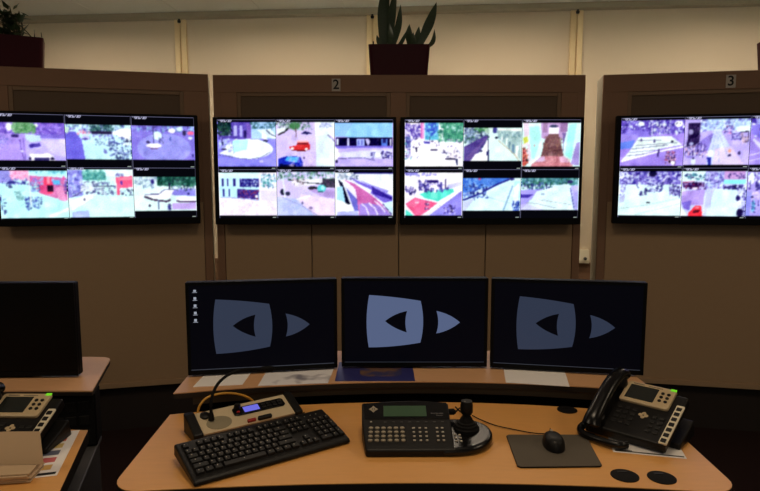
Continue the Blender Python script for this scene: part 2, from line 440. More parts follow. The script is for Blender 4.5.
f.s(20, 130, 240, 180, 30, 8, 18, '4040a8 303080 8888d8 d8f8ff').e('3c3c8c', 110, 160, 36, 12).s(80, 190, 110, 205, 6, 6, 14, '404478').s(130, 220, 200, 300, 16, 8, 20, '88c0c0 a8d8d8 60909c', al=.7).s(210, 280, 345, 375, 40, 8, 18, '3c48a0 6078c8 282c70 a0c8e0').l('dcecf0', 9, 250, 70, 255, 360).s(10, 280, 50, 410, 12, 8, 18, '303078 88c0d0').s(260, 170, 330, 240, 16, 8, 18, '88a0e0 b0e8f4 5c68b0').l('f0ffff', 20, 400, 440, 580, 370).s(530, 140, 575, 250, 10, 10, 20, '8070c8 38306c')
f = feed('1e', (15, 38, 580, 445), 55, 436, 'd2fdfa', 5)
f.p('9490e0', 15, 60, 140, 60, 140, 260, 15, 280).s(15, 60, 160, 260, 40, 10, 24, '4c50b0 7078d0 a8b8f4 d8e8ff').r('5ca8a8', 140, 75, 345, 140).s(140, 65, 340, 140, 40, 10, 22, '3c8080 70b4a8 50989c 88d0c8').r('e8fcff', 340, 55, 580, 110).s(140, 150, 420, 260, 70, 8, 20, '3c3c70 e8fcff 7078b0 a8b8d8 585890').l('30305c', 6, 225, 150, 240, 190, 430, 185)
f.p('f46890', 430, 115, 575, 105, 578, 195, 460, 205, 460, 260, 432, 255).p('f88ca8', 450, 120, 570, 115, 570, 135, 450, 140).s(470, 200, 575, 260, 20, 6, 16, '40346c 9890d8 d8f0ff 1c1838').e('5c48b0', 478, 160, 10, 18).s(430, 85, 500, 105, 8, 8, 14, '5858a0 8880c8')
f.p('fafdff', 30, 310, 140, 265, 230, 245, 225, 280, 40, 380).s(110, 160, 230, 230, 14, 12, 24, 'f4fcff').l('505488', 6, 30, 280, 140, 225).p('b4c4f4', 40, 390, 190, 380, 190, 436, 40, 436).e('40406c', 150, 295, 6, 12)
f = feed('1f', (40, 22, 572, 440), 96, 384, 'dffaf8', 6)
f.s(50, 100, 240, 190, 40, 8, 20, 'c8d8ec 90a8c8 e8fcff 7890b0').e('3c3484', 200, 138, 16, 20).r('2c544c', 240, 96, 572, 170).s(240, 98, 572, 175, 80, 10, 24, '245048 3c7864 1c3438 58988c 285c50').p('8c88e0', 350, 200, 572, 195, 572, 262, 350, 250).s(360, 175, 560, 215, 26, 6, 16, '2c3c50 a0a8e8 d8f0f0').l('2c2c4c', 12, 342, 150, 342, 225)
f.p('fbfdfd', 130, 245, 260, 225, 300, 200, 380, 210, 340, 280, 200, 280).l('5c6090', 8, 130, 245, 250, 242, 300, 205, 400, 205).l('4a3858', 16, 125, 262, 200, 290, 320, 305, 350, 290).p('f8fcff', 400, 265, 572, 270, 572, 300, 400, 298).l('4c3860', 12, 400, 304, 572, 310).p('c0a8e8', 360, 320, 572, 315, 572, 375, 360, 375)
f.e('3c3450', 168, 338, 10, 12).l('607098', 8, 245, 290, 245, 370).s(325, 325, 345, 380, 10, 8, 14, '302c6c 4840a0').e('303070', 505, 240, 10, 10)
# ---- first screen of the middle panel
f = feed('2a', (38, 28, 568, 478), 52, 456, '8c88ee', 7)
f.r('5c4cae', 45, 52, 345, 205).s(45, 52, 345, 205, 40, 10, 24, '6a58bc 4c3c98 7c6ccc').r('c8ccff', 138, 85, 158, 180, .8).r('d0d4ff', 185, 85, 215, 175, .8).r('c0c0fc', 245, 80, 265, 185, .8).r('302468', 280, 125, 305, 195).r('8c6cc8', 305, 60, 345, 205, .7).p('b0d4ff', 345, 52, 572, 52, 572, 200, 345, 205).s(345, 55, 570, 105, 40, 10, 22, '3c6468 6088a0 a0c8e8 507890').p('e4f4ff', 400, 120, 520, 110, 572, 175, 572, 195, 470, 190).l('3c4468', 8, 480, 120, 530, 165, 572, 180).p('fafcff', 445, 150, 485, 165, 490, 215, 445, 200).e('3c3868', 475, 222, 26, 12)
f.e('1c3438', 100, 90, 66, 55).s(45, 55, 165, 170, 40, 10, 26, '1c2c34 28484c 3c6454 141c28').l('2c2c58', 16, 70, 195, 98, 300)
f.e('f0fdff', 320, 295, 220, 90).p('f2fcff', 45, 335, 120, 300, 160, 230, 200, 205, 420, 210, 400, 385, 250, 380).p('b8f4f8', 170, 220, 320, 210, 300, 300, 180, 330).l('70709c', 6, 45, 352, 120, 358, 220, 380, 330, 388, 430, 372, 520, 320).l('8c9cc0', 5, 172, 225, 185, 340).s(55, 205, 170, 320, 26, 8, 20, '9c94e8 c0d0ff d8f0ff').e('3c3058', 95, 298, 24, 8).e('c0bcff', 432, 408, 20, 10)
f = feed('2b', (18, 28, 552, 478), 52, 458, 'd4c4f4', 8)
f.s(20, 52, 350, 120, 60, 8, 22, '5c7c70 88a090 c0d8d8 3c5460 a0b0d0').p('f0fcff', 380, 52, 556, 52, 556, 200, 520, 170, 380, 175).p('dcecff', 380, 175, 500, 170, 556, 240, 556, 458, 385, 458).s(420, 55, 540, 105, 20, 6, 16, 'b0b8e8 9098d0').l('6c6890', 8, 490, 165, 556, 225)
f.p('28242c', 30, 165, 100, 125, 130, 100, 130, 120, 90, 150, 40, 172).p('e8f0f8', 25, 110, 110, 95, 100, 130, 30, 160).e('4c8058', 190, 85, 50, 34).l('6c5058', 10, 200, 110, 203, 190).p('2c2c64', 250, 155, 285, 132, 330, 145, 350, 158, 300, 162)
f.p('d03438', 135, 275, 200, 262, 215, 235, 310, 232, 328, 260, 325, 300, 280, 312, 150, 300).p('f0b8c0', 205, 235, 215, 215, 310, 212, 315, 235).p('60202c', 200, 252, 220, 240, 300, 240, 310, 252).p('6c1c24', 150, 302, 280, 305, 320, 300, 280, 318, 160, 310).e('f4ecf0', 165, 290, 14, 12).e('f4ecf0', 293, 296, 14, 12)
f.p('1c2cb0', 35, 385, 110, 360, 240, 365, 262, 420, 255, 465, 35, 465).p('50b0f0', 95, 400, 120, 360, 225, 370, 205, 420).p('101444', 45, 432, 190, 440, 190, 465, 45, 465).l('3448e0', 10, 230, 400, 240, 450).s(130, 330, 370, 460, 40, 6, 20, 'c8b0ec e0d0f8 b09cd8', al=.5).e('504878', 272, 375, 9, 9)
f = feed('2c', (30, 28, 565, 480), 55, 458, 'c4b4f6', 9)
f.p('98d0fa', 30, 55, 565, 55, 565, 195, 30, 185).p('90b4f8', 30, 55, 200, 55, 120, 185, 30, 185, al=.5).r('140c3c', 40, 192, 560, 268).s(45, 195, 555, 265, 36, 6, 14, '2c2060 3c2c78 080418').r('d0d4ff', 142, 198, 160, 265).r('a8b8f8', 228, 205, 305, 265).r('6c70c8', 245, 215, 255, 258).r('6c70c8', 275, 215, 285, 258).p('d0ccff', 310, 200, 340, 200, 355, 235, 335, 270, 315, 225).r('5c80dc', 460, 205, 515, 265).r('2c2c70', 470, 205, 500, 240).r('e8e8ff', 535, 200, 552, 268).r('e0e8ff', 48, 200, 62, 258)
f.p('8074dc', 30, 265, 565, 268, 565, 285, 30, 290).p('dcdcff', 60, 330, 300, 310, 565, 300, 565, 390, 320, 380, 60, 370).l('504c80', 6, 60, 385, 290, 375, 400, 402).s(365, 325, 400, 385, 8, 6, 14, '403c80 605ca8').s(460, 318, 555, 382, 22, 7, 16, '342c74 4c44a0 241c54').e('f4fcff', 425, 350, 30, 22).p('ffffff', 30, 270, 55, 300, 65, 350, 45, 400, 30, 400).e('2c2450', 45, 410, 12, 18)
f = feed('2d', (40, 10, 568, 445), 40, 426, 'f6f0ff', 10)
f.p('c4f0fa', 45, 40, 410, 40, 410, 275, 45, 255).r('e8fcff', 45, 40, 420, 85, .6).s(430, 50, 565, 165, 50, 8, 20, '48a0a0 a8e0e8 6088b0 d8f8ff 405c80').r('2c2478', 65, 92, 88, 158).r('2c2478', 168, 92, 192, 160).r('40388c', 118, 95, 128, 158).r('302880', 232, 90, 405, 168).s(235, 92, 400, 165, 30, 6, 16, '5058b0 201868 7088d0 c8d8f8').p('443490', 205, 185, 405, 192, 402, 280, 205, 262).s(210, 190, 400, 272, 40, 6, 16, '302878 903c60 a04858 6858b0').r('f4f4ff', 368, 242, 392, 265).r('3c3890', 72, 185, 92, 250).r('3c3890', 125, 185, 142, 252).p('a8b0e0', 50, 255, 205, 262, 405, 284, 405, 290, 200, 270, 50, 262)
f.s(60, 290, 565, 420, 90, 8, 22, 'f0e0f8 e4d8fc fff4ff ecd4ec', al=.6).p('e4dcff', 420, 190, 565, 210, 565, 300, 430, 285, al=.6)
f = feed('2e', (36, 12, 560, 445), 36, 426, 'd4c8fa', 11)
f.s(40, 38, 560, 110, 70, 10, 24, '4c7c68 78a890 d8e8f0 2c4c44 a8c0d8').p('e8e8f4', 160, 110, 450, 95, 450, 140, 200, 165).l('2c3038', 8, 150, 105, 290, 130, 450, 140).s(180, 90, 300, 150, 14, 8, 18, 'f8f0f8 c8b8c8 584c58').r('34283c', 450, 95, 560, 175, .8).s(440, 90, 560, 175, 24, 8, 18, '342c44 5c4c68 204038').e('2c2834', 360, 178, 45, 16).p('b49cd8', 310, 190, 560, 185, 560, 275, 430, 250).e('60c8d0', 440, 182, 38, 34).e('a8f0f0', 450, 175, 16, 18).e('30606c', 430, 210, 26, 8)
f.e('1c1c34', 85, 215, 20, 28).e('303050', 132, 228, 22, 18).p('ead8f8', 250, 230, 560, 280, 560, 426, 400, 426, 220, 320).p('bcc4f4', 36, 260, 200, 270, 380, 426, 36, 426).l('8c90c0', 5, 80, 260, 250, 330, 400, 420).l('f4f4ff', 14, 210, 280, 340, 245).s(40, 260, 240, 420, 30, 10, 26, 'a8b8f0 d0d8ff c0ccf8', al=.5).e('6c6498', 265, 312, 8, 16).e('9080b0', 340, 355, 18, 12).l('e8f4ff', 12, 90, 60, 105, 260, al=.8)
f = feed('2f', (36, 12, 550, 445), 38, 426, 'eef4ff', 12)
f.r('2c2880', 200, 38, 550, 52).s(60, 40, 240, 100, 22, 8, 18, '383c60 687898 b0c0d8').p('7c6cd8', 160, 80, 350, 160, 550, 250, 550, 290, 470, 310, 360, 230).p('9c94e8', 200, 85, 360, 150, 510, 200, 500, 225, 360, 165).p('f4fcff', 220, 130, 360, 195, 350, 222, 240, 175).p('3c2c98', 360, 160, 545, 262, 540, 282, 370, 230).p('cc70b4', 110, 100, 210, 140, 340, 225, 440, 310, 540, 426, 250, 426, 230, 300, 200, 170).p('a088dc', 250, 320, 330, 310, 460, 340, 540, 426, 250, 426)
f.p('ece8ff', 90, 95, 150, 130, 215, 190, 232, 280, 200, 260, 130, 160).p('6c6cc8', 130, 170, 230, 275, 245, 385, 205, 380).p('0c0c2c', 60, 100, 100, 130, 170, 320, 120, 330, 90, 180).p('a8dcf4', 50, 170, 100, 160, 130, 330, 80, 340, 50, 280).p('fafcff', 36, 280, 90, 290, 190, 345, 180, 370, 60, 390, 36, 330).p('b8bcf8', 50, 390, 230, 380, 250, 426, 50, 426)
f.l('f8f4ff', 10, 270, 320, 310, 350, 335, 420).l('f8f4ff', 12, 335, 310, 390, 360, 415, 415).l('f8f4ff', 10, 385, 290, 440, 340, 480, 392).l('282470', 7, 460, 318, 540, 415).p('c8ecfa', 470, 318, 550, 290, 550, 410)
# ---- second screen of the middle panel
f = feed('3a', (38, 32, 575, 485), 58, 462, 'fdf8ff', 13)
f.s(40, 60, 180, 210, 40, 10, 26, '6c58b0 a090d8 e0d8ff 4838a0').r('d070b8', 180, 60, 215, 205).r('e8a0d8', 195, 60, 212, 205).r('8cd0f0', 220, 60, 350, 220).e('3c50c0', 285, 110, 45, 60).s(230, 60, 340, 200, 30, 10, 24, '3c58c0 60a8d8 88e0e8 4c80c8').r('58a488', 390, 60, 575, 215).s(340, 60, 575, 235, 90, 10, 26, '3c8870 70bc98 50a080 a8d8d0 306c64').r('58b8d0', 230, 185, 350, 215, .7)
f.s(100, 205, 560, 400, 50, 6, 18, '504880 e8f4ff b0b8e0 383060 8c84b8', al=.85).r('5c6ca8', 40, 190, 90, 290).s(40, 190, 95, 400, 20, 8, 20, '9c98e0 70b0c0 483c98').p('ffffff', 110, 320, 280, 250, 420, 400, 400, 462, 100, 462).r('30285c', 275, 300, 340, 318).r('5048b0', 215, 235, 270, 252).r('1c1840', 412, 384, 505, 398).l('28204c', 14, 142, 285, 146, 330).l('28305c', 16, 520, 390, 522, 450).s(385, 300, 425, 350, 6, 6, 14, '403c70').l('6c6ca0', 6, 150, 385, 170, 360)
f = feed('3b', (40, 34, 562, 482), 108, 412, 'dcf6f4', 14)
f.s(45, 110, 260, 250, 80, 10, 26, '5c6890 88a0c0 303c58 b8d0e8 406c58').s(150, 108, 250, 140, 14, 8, 18, '3c7c48 5c9c60').r('e0f8e8', 230, 112, 310, 160, .7).e('484890', 320, 130, 22, 28).p('5c4c94', 45, 280, 230, 180, 262, 185, 230, 260, 180, 330, 95, 412, 45, 412).p('74609c', 60, 380, 240, 200, 250, 210, 150, 340, 90, 412, al=.7).p('fafdff', 100, 412, 150, 345, 200, 330, 250, 220, 270, 225, 270, 412).l('2c2c58', 10, 262, 210, 264, 412).e('3c3868', 195, 318, 18, 12).e('34346c', 258, 340, 12, 22).e('38386c', 210, 278, 10, 10)
f.p('a8c4c4', 330, 130, 562, 135, 562, 400, 500, 350, 370, 215).p('eceee8', 350, 118, 562, 122, 562, 138, 350, 132).s(350, 150, 562, 220, 30, 8, 22, '80a0a8 b8d4d4 688c98').l('f4f8f4', 10, 385, 190, 385, 220).l('f0f8f4', 14, 430, 200, 425, 265).l('f4f8f4', 22, 525, 270, 515, 380).l('7090a8', 24, 490, 260, 490, 340).l('6c8898', 14, 455, 235, 450, 300).e('1c1c38', 335, 198, 14, 10).l('bcae98', 8, 350, 220, 500, 350, 545, 410)
f = feed('3c', (42, 32, 578, 482), 58, 462, 'd8fcfa', 15)
f.p('c0a0d0', 210, 58, 460, 58, 440, 200, 400, 200, 250, 210, 220, 200).r('8c6890', 230, 60, 270, 150, .7).r('8c6898', 390, 60, 460, 140, .7).p('fbf4ff', 285, 105, 375, 105, 380, 165, 285, 160).e('3c4464', 330, 92, 40, 12).p('7c585c', 285, 165, 375, 165, 425, 345, 430, 380, 215, 380, 250, 220).s(235, 190, 410, 370, 80, 8, 22, '8c645c 6c4850 a07870 5c3c44', al=.6).p('c07c88', 220, 365, 430, 365, 520, 462, 120, 462).s(150, 380, 500, 455, 60, 8, 22, 'c88890 d898a0 b07078 e8b0b8', al=.6).p('e0b8d8', 385, 370, 440, 365, 480, 420, 400, 420, al=.8).p('d8c0e8', 190, 380, 250, 365, 260, 410, 170, 420, al=.8).r('d08490', 130, 425, 520, 445, .7)
f.p('7c6ca8', 410, 150, 445, 155, 425, 260, 425, 330).p('a8f4ec', 470, 80, 540, 65, 500, 400, 440, 350).p('a898d8', 540, 245, 578, 230, 578, 450, 495, 440).p('b0ece8', 100, 100, 190, 60, 215, 200, 160, 390, 130, 380).p('fafcff', 100, 58, 215, 58, 200, 90, 110, 100, al=.6).p('e8d8e8', 45, 58, 100, 58, 110, 180, 60, 190)
f.p('d0d860', 48, 195, 95, 185, 100, 235, 60, 250).p('f4ecf0', 42, 260, 105, 230, 100, 260, 42, 285).p('b04c48', 45, 300, 75, 290, 95, 370, 90, 450, 45, 450).s(48, 290, 110, 450, 34, 8, 18, 'd88060 782c38 e05c60 2c1c28 f0a0a0').p('e0d0e0', 90, 250, 115, 250, 130, 400, 110, 420, 95, 330).e('b89098', 155, 266, 8, 8).p('f0fcfc', 120, 420, 215, 345, 200, 380, 130, 440)
f = feed('3d', (36, 14, 552, 450), 42, 428, 'faf6ff', 16)
f.r('9890e8', 40, 44, 150, 66).s(45, 44, 330, 72, 20, 8, 20, '8c88d8 c8c8ff 6c68b8').p('d0d0f8', 420, 150, 550, 120, 550, 160, 420, 190).p('5ce0cc', 170, 235, 280, 195, 470, 190, 480, 215, 335, 300, 210, 270).p('90f0e0', 270, 210, 330, 200, 330, 280, 270, 270, al=.6).p('50489c', 165, 140, 250, 140, 250, 200, 165, 205).s(165, 115, 380, 215, 50, 8, 20, '38308c 5c54b0 a098e0 f0ecff 282064').r('302470', 232, 110, 335, 135).r('f8f8ff', 300, 150, 320, 220).r('4c4898', 355, 125, 372, 195).l('504878', 8, 402, 95, 400, 190).s(42, 170, 130, 240, 26, 8, 18, '342c7c 6c60b0 d8d0ff 201854').s(380, 170, 430, 200, 8, 6, 14, '6058a8')
f.p('f06898', 42, 325, 130, 265, 330, 315, 240, 390, 180, 428, 130, 428).p('f88cb4', 60, 330, 130, 280, 180, 300, 120, 360, al=.7).e('ffd8e8', 145, 312, 20, 8).p('60e4d0', 42, 370, 110, 420, 110, 428, 42, 428).p('9088e4', 245, 405, 552, 180, 552, 428, 260, 428).p('ffffff', 230, 410, 340, 320, 552, 160, 552, 200, 290, 400, 250, 428).l('c8c4f4', 8, 235, 425, 360, 330).s(215, 295, 255, 375, 12, 7, 13, '382c58 e0d0f0 5c4888').l('302858', 12, 445, 330, 465, 400).s(390, 330, 490, 410, 16, 8, 16, '584ca0 403488 f0ecff')
f = feed('3e', (30, 14, 545, 448), 92, 382, 'd8f6fc', 17)
f.p('4c7cd8', 30, 92, 440, 92, 430, 110, 320, 150, 30, 230).s(30, 95, 330, 170, 40, 12, 30, '3c68c8 6090e0 5080d4 80b0f0').e('c05890', 178, 100, 14, 10).s(30, 150, 260, 270, 60, 9, 20, '303c98 5870c8 a8d0f8 242c70').l('30348c', 16, 30, 290, 150, 245, 330, 150, 450, 100).e('d8ecf4', 185, 210, 20, 14).p('c0c0f8', 30, 305, 140, 270, 60, 382, 30, 382, al=.7).e('34347c', 465, 100, 24, 12)
f.p('b8f0f8', 490, 120, 545, 110, 545, 270, 480, 310).l('8cb0d0', 14, 475, 160, 395, 382).l('a8ccd8', 5, 230, 255, 470, 320).p('fbfdff', 490, 180, 530, 130, 530, 300, 480, 310, al=.8).s(475, 300, 540, 380, 22, 8, 18, '3c58c0 6c88d8 283890')
f = feed('3f', (36, 14, 560, 450), 92, 382, 'd2eefa', 18)
f.r('58909c', 40, 92, 550, 150).s(40, 95, 550, 155, 70, 9, 24, '3c7c68 4c8c90 306054 78b0b8 345878 a8d8e8').s(40, 130, 320, 195, 40, 8, 20, '2c6c48 405890 302c68 5878b0').p('a8a0f0', 36, 200, 240, 190, 120, 290, 36, 382).p('4438a0', 36, 235, 150, 240, 100, 268, 36, 270).p('dcf4fc', 180, 210, 430, 145, 480, 150, 530, 382, 60, 382, 130, 290).p('b4b0f4', 490, 160, 555, 160, 555, 382, 535, 382).l('6868b8', 10, 485, 180, 525, 370).l('98a0a8', 6, 90, 312, 190, 322, 360, 362).l('9ca8a8', 5, 205, 285, 330, 305, 500, 330).p('c8c4fa', 36, 330, 100, 320, 260, 382, 36, 382, al=.7).e('38386c', 480, 125, 26, 16).e('9cb0c8', 235, 235, 18, 10)
# ---- right screen
f = feed('4a', (50, 48, 612, 482), 68, 464, 'a48ce8', 19)
f.r('6c58c0', 50, 68, 612, 185).s(55, 70, 612, 190, 120, 8, 22, '4838a0 8c80e0 c8d0ff e8fcff 302878 7c6cd0').p('8878dc', 110, 150, 300, 170, 300, 215, 50, 220).r('9c8ce4', 50, 190, 200, 260).p('6c88e8', 50, 260, 180, 240, 150, 310, 50, 320).s(300, 80, 480, 180, 30, 7, 16, 'e0f4ff f8fcff 5040a8', 1.5).e('f0faff', 230, 100, 26, 18).e('f8fcff', 560, 105, 34, 26).s(540, 95, 585, 110, 5, 5, 10, '28284c')
f.p('e8f8f4', 210, 215, 500, 210, 600, 285, 420, 315, 60, 420, 130, 340).l('8c90b0', 5, 200, 245, 480, 240).l('8488a8', 6, 180, 290, 560, 265).l('70749c', 7, 150, 318, 480, 285).l('7c7ca4', 6, 130, 350, 360, 328).l('7c7ca4', 7, 110, 378, 300, 358).l('fafdff', 14, 60, 425, 380, 345, 612, 300)
f.s(232, 225, 240, 250, 4, 7, 11, '40387c').s(350, 238, 356, 265, 5, 7, 10, '382c70').l('3c2c70', 13, 396, 320, 388, 385).s(460, 345, 545, 450, 34, 8, 18, '382048 b06080 e0b0c8 281838 6c5098').e('30304c', 510, 255, 14, 9).e('f4f4ff', 525, 440, 18, 18)
f = feed('4b', (22, 40, 596, 484), 64, 460, 'bcaef2', 20)
f.r('b8d4f8', 165, 64, 596, 160).s(165, 66, 596, 170, 90, 8, 22, 'd8f8ff 8c90d8 f0fcff 6c68b8 a8c0f0').p('ccd8ff', 280, 150, 330, 150, 430, 300, 520, 460, 230, 460, 240, 300).p('e4d0f0', 300, 320, 440, 300, 560, 460, 280, 460, al=.8).l('a8b0dc', 5, 300, 170, 260, 400).l('a8b0dc', 5, 320, 170, 420, 400).l('a8b4e0', 4, 312, 170, 340, 440).p('9484dc', 190, 230, 280, 180, 240, 330, 100, 400, 40, 400)
f.p('302450', 50, 90, 160, 95, 155, 260, 70, 320, 48, 300).s(55, 100, 155, 300, 26, 8, 20, '443468 1c1438 5c4880').e('a098c8', 78, 172, 20, 24).e('b0b0e0', 85, 275, 18, 16).s(370, 120, 440, 190, 20, 7, 15, '5044a0 e88cb8 383080 c8c0ff').s(440, 170, 520, 240, 20, 8, 18, '6c64b8 d0d8ff 403888').p('e8f8ff', 470, 130, 596, 120, 596, 170, 480, 175).l('28243c', 8, 515, 180, 585, 172, 582, 265).s(520, 190, 580, 280, 18, 7, 16, 'd8b8c8 382c50 e8e0f4')
f.s(30, 290, 230, 380, 40, 8, 18, 'f0f0ff 5c4c98 d0c8ff 382c6c e0b8d0', 1.5).s(250, 225, 260, 260, 5, 7, 10, '7c78b8').e('eef4ff', 265, 360, 20, 32).p('2c30a0', 228, 395, 270, 390, 272, 460, 245, 460).e('3c3468', 428, 378, 12, 12).e('3c3468', 512, 358, 12, 16).e('e0ecff', 110, 430, 22, 30).e('40386c', 110, 402, 10, 10).e('f0b0a0', 430, 340, 14, 14)
f = feed('4c', (240, 40, 818, 484), 64, 460, 'a894ea', 21)
f.r('b0b8f4', 240, 64, 818, 150).s(240, 66, 818, 170, 80, 8, 22, '4c40a0 8880d8 d8e8ff 2c2460 a8a8f0').e('4838a0', 265, 90, 20, 34).e('f0f0ff', 262, 112, 14, 10).p('8c80e4', 245, 120, 330, 110, 330, 240, 250, 190).p('dcd8ff', 270, 230, 345, 290, 345, 340, 260, 250).l('d8d0ff', 10, 240, 380, 345, 355).l('d0c8fc', 8, 240, 430, 345, 405).e('483868', 335, 150, 16, 30).e('d8e0ff', 285, 215, 10, 8).s(400, 170, 800, 450, 60, 10, 24, '584898 c8bcf8 8878d0 f0e8ff', 1.4)
f = feed('4d', (50, 12, 588, 438), 42, 420, 'e0fcfc', 22)
f.r('7c70c8', 55, 42, 585, 150).s(55, 44, 585, 150, 120, 8, 22, '4038a0 302878 9890e0 d8e8ff f0fcff 5c50b0').s(60, 130, 110, 270, 26, 8, 18, '6c60b8 a8a8f0 d0d8ff').e('201c44', 340, 60, 34, 26).s(60, 48, 130, 100, 10, 10, 22, 'f4fcff d8e0ff').p('e8fdfd', 110, 165, 190, 150, 230, 250, 100, 290).l('50489c', 9, 200, 150, 225, 190).s(235, 215, 258, 250, 8, 7, 12, '3c347c').s(275, 190, 298, 245, 12, 7, 14, '2c2868 38307c').s(300, 130, 430, 215, 50, 6, 15, '3c3884 6c68b8 c8d0f8 28246c').s(490, 165, 585, 250, 40, 7, 16, '40388c 6860b0 28205c b0b0ec', 1.6).p('c4c4f4', 60, 260, 110, 250, 100, 300, 60, 320, al=.7).e('38384c', 310, 308, 18, 8).l('a8c4c8', 5, 55, 365, 300, 330, 588, 268).l('b0ccd0', 5, 200, 415, 400, 365, 588, 315)
f = feed('4e', (36, 12, 598, 442), 42, 424, 'ccd4fc', 23)
f.r('dcf8fc', 36, 42, 240, 125).s(60, 60, 240, 110, 22, 9, 17, '408098 6cb0c0 302c68').r('b0a8ec', 240, 42, 380, 190).s(240, 44, 400, 195, 60, 8, 22, '5c54b0 d8f0ff 8c88d8 403c90 b8d0f8').p('c8a0dc', 400, 42, 580, 42, 580, 110, 400, 115).s(440, 60, 590, 105, 12, 7, 16, '38306c 4c408c').p('90ecec', 400, 110, 590, 115, 590, 150, 400, 150).s(400, 160, 590, 195, 30, 8, 16, '302870 5c50a8 181440').r('3c1c4c', 45, 138, 230, 180).s(45, 140, 235, 200, 36, 8, 18, '301848 803060 4c3480 b0a0e0').r('f0e8ff', 130, 180, 175, 198).l('d07090', 6, 40, 135, 140, 125)
f.p('b8a0ec', 40, 215, 240, 195, 230, 330, 40, 330).p('8878dc', 40, 310, 130, 290, 110, 380, 60, 360).p('d8f4fc', 330, 190, 520, 200, 540, 424, 260, 424).l('e8f4ff', 8, 250, 220, 230, 424).l('b8b4f0', 6, 300, 200, 290, 380).p('f03848', 105, 400, 165, 335, 215, 335, 230, 424, 105, 424).p('5c1828', 140, 385, 165, 370, 208, 372, 195, 395, 150, 402).p('f88090', 165, 340, 205, 340, 200, 362, 165, 362).p('f0fcff', 36, 345, 85, 400, 90, 424, 36, 424).p('eef8ff', 530, 250, 575, 200, 580, 220, 550, 260).e('2c2468', 530, 270, 18, 26).e('f0f4ff', 543, 305, 16, 18).e('241c4c', 553, 395, 30, 36).s(570, 190, 600, 420, 20, 7, 14, '4c44a0 8078d0 302878')
f = feed('4f', (216, 8, 796, 450), 40, 430, 'b0a4f0', 24)
f.s(216, 42, 796, 190, 90, 8, 22, '5c50b0 9c98e8 d8ecff f4fcff 403890').e('e8f8ff', 250, 100, 26, 50).l('3c3484', 8, 240, 120, 245, 200).s(290, 140, 330, 210, 16, 7, 14, '483c98 302870').s(250, 220, 345, 290, 22, 9, 20, 'd8c8f8 f0e0ff c0b0ec').e('201c50', 262, 262, 16, 8).p('6cd0f4', 262, 310, 292, 305, 296, 375, 268, 380).s(262, 290, 300, 400, 18, 7, 13, '2c286c 403c90 90e0f8').l('403890', 10, 322, 290, 325, 340).p('8890f0', 216, 210, 260, 220, 250, 430, 216, 430, al=.7).s(400, 200, 780, 420, 60, 10, 24, '6c60b8 c8c0f8 8c80d8 f0e8ff', 1.4)

M['feed'] = bpy.data.materials.new('camera_feed_light')
M['feed'].use_nodes = True
nt = M['feed'].node_tree
for n in list(nt.nodes):
    if n.type != 'OUTPUT_MATERIAL': nt.nodes.remove(n)
out = [n for n in nt.nodes if n.type == 'OUTPUT_MATERIAL'][0]
em = nt.nodes.new('ShaderNodeEmission'); at_ = nt.nodes.new('ShaderNodeAttribute'); at_.attribute_name = 'picture'
em.inputs['Strength'].default_value = 1.08
nt.links.new(at_.outputs['Color'], em.inputs['Color']); nt.links.new(em.outputs[0], out.inputs['Surface'])
def feed_mesh(key, x0, x1, z0, z1, y, parent, label):
    px = feeds[key].done()
    s = px / 255.0
    l = np.where(s <= 0.04045, s / 12.92, ((s + 0.055) / 1.055) ** 2.4)
    xs = np.linspace(x0, x1, NX); zs = np.linspace(z1, z0, NY)
    X, Z = np.meshgrid(xs, zs)
    co = np.stack([X, np.full_like(X, y), Z], -1).reshape(-1, 3)
    i = np.arange(NX * NY).reshape(NY, NX)
    fa = np.stack([i[1:, :-1], i[1:, 1:], i[:-1, 1:], i[:-1, :-1]], -1).reshape(-1, 4)
    me = bpy.data.meshes.new('camera_feed')
    me.from_pydata(co.tolist(), [], fa.tolist())
    ca = me.color_attributes.new('picture', 'FLOAT_COLOR', 'POINT')
    rgba = np.concatenate([l.reshape(-1, 3), np.ones((NX * NY, 1))], 1).astype(np.float32)
    ca.data.foreach_set('color', rgba.ravel())
    me.materials.append(M['feed'])
    o = bpy.data.objects.new('camera_feed', me); C.objects.link(o); o.parent = parent
    o['label'] = label
    return o
TW, TH = 0.996, 0.584
def wall_screen(label, loc, rz, keys, labels, cell):
    """base point = lower left front corner of the set; cell = (left, right, bottom, top) of the lit area"""
    t = thing('wall_screen', label, 'screen', loc, rz, 'wide screens on the video panels')
    MB().box(0, TW, 0.004, 0.05, 0, TH).build('casing', M['bez'], t, 0.005)
    bz = MB()
    a, b, c, d = cell
    bz.box(0.002, a, 0, 0.006, 0.002, TH - 0.002).box(b, TW - 0.002, 0, 0.006, 0.002, TH - 0.002).box(a, b, 0, 0.006, 0.002, c).box(a, b, 0, 0.006, d, TH - 0.002)
    bz.build('bezel', M['bez'], t, 0.0015)
    MB().box(a, b, 0.003, 0.005, c, d).build('screen', M['panel'], t)
    MB().box(0.3, 0.7, 0.05, 0.10, 0.14, 0.44).build('wall_mount', M['legm'], t)
    cw = (b - a) / 3; ch = (d - c) / 2
    for k, key in enumerate(keys):
        i, j = k % 3, k // 3
        feed_mesh(key, a + i*cw + 0.0012, a + (i+1)*cw - 0.0012, d - (j+1)*ch + 0.001, d - j*ch - 0.001, 0.0025, t, labels[k])
    return t
CELL = (0.024, TW - 0.016, 0.036, TH - 0.013)
def on_panel(base, ang, s, d):     # s along the front of a panel, d in front of it
    return (base[0] + s * math.cos(ang) + d * math.sin(ang), base[1] + s * math.sin(ang) - d * math.cos(ang))
ZB = 1.177
x, y = on_panel(cl, AL, W - 0.058 - TW, 0.10)
wall_screen('wide black screen on the left video panel, showing six street camera views', (x, y, ZB + 0.007), AL, ['1a', '1b', '1c', '1d', '1e', '1f'],
    ['feed of a street with a white van', 'feed of a terrace with bicycles', 'feed of a paved purple square', 'feed of a street with a red shopfront', 'feed of a square with a pink kiosk', 'feed of a square with dark trees'], CELL)
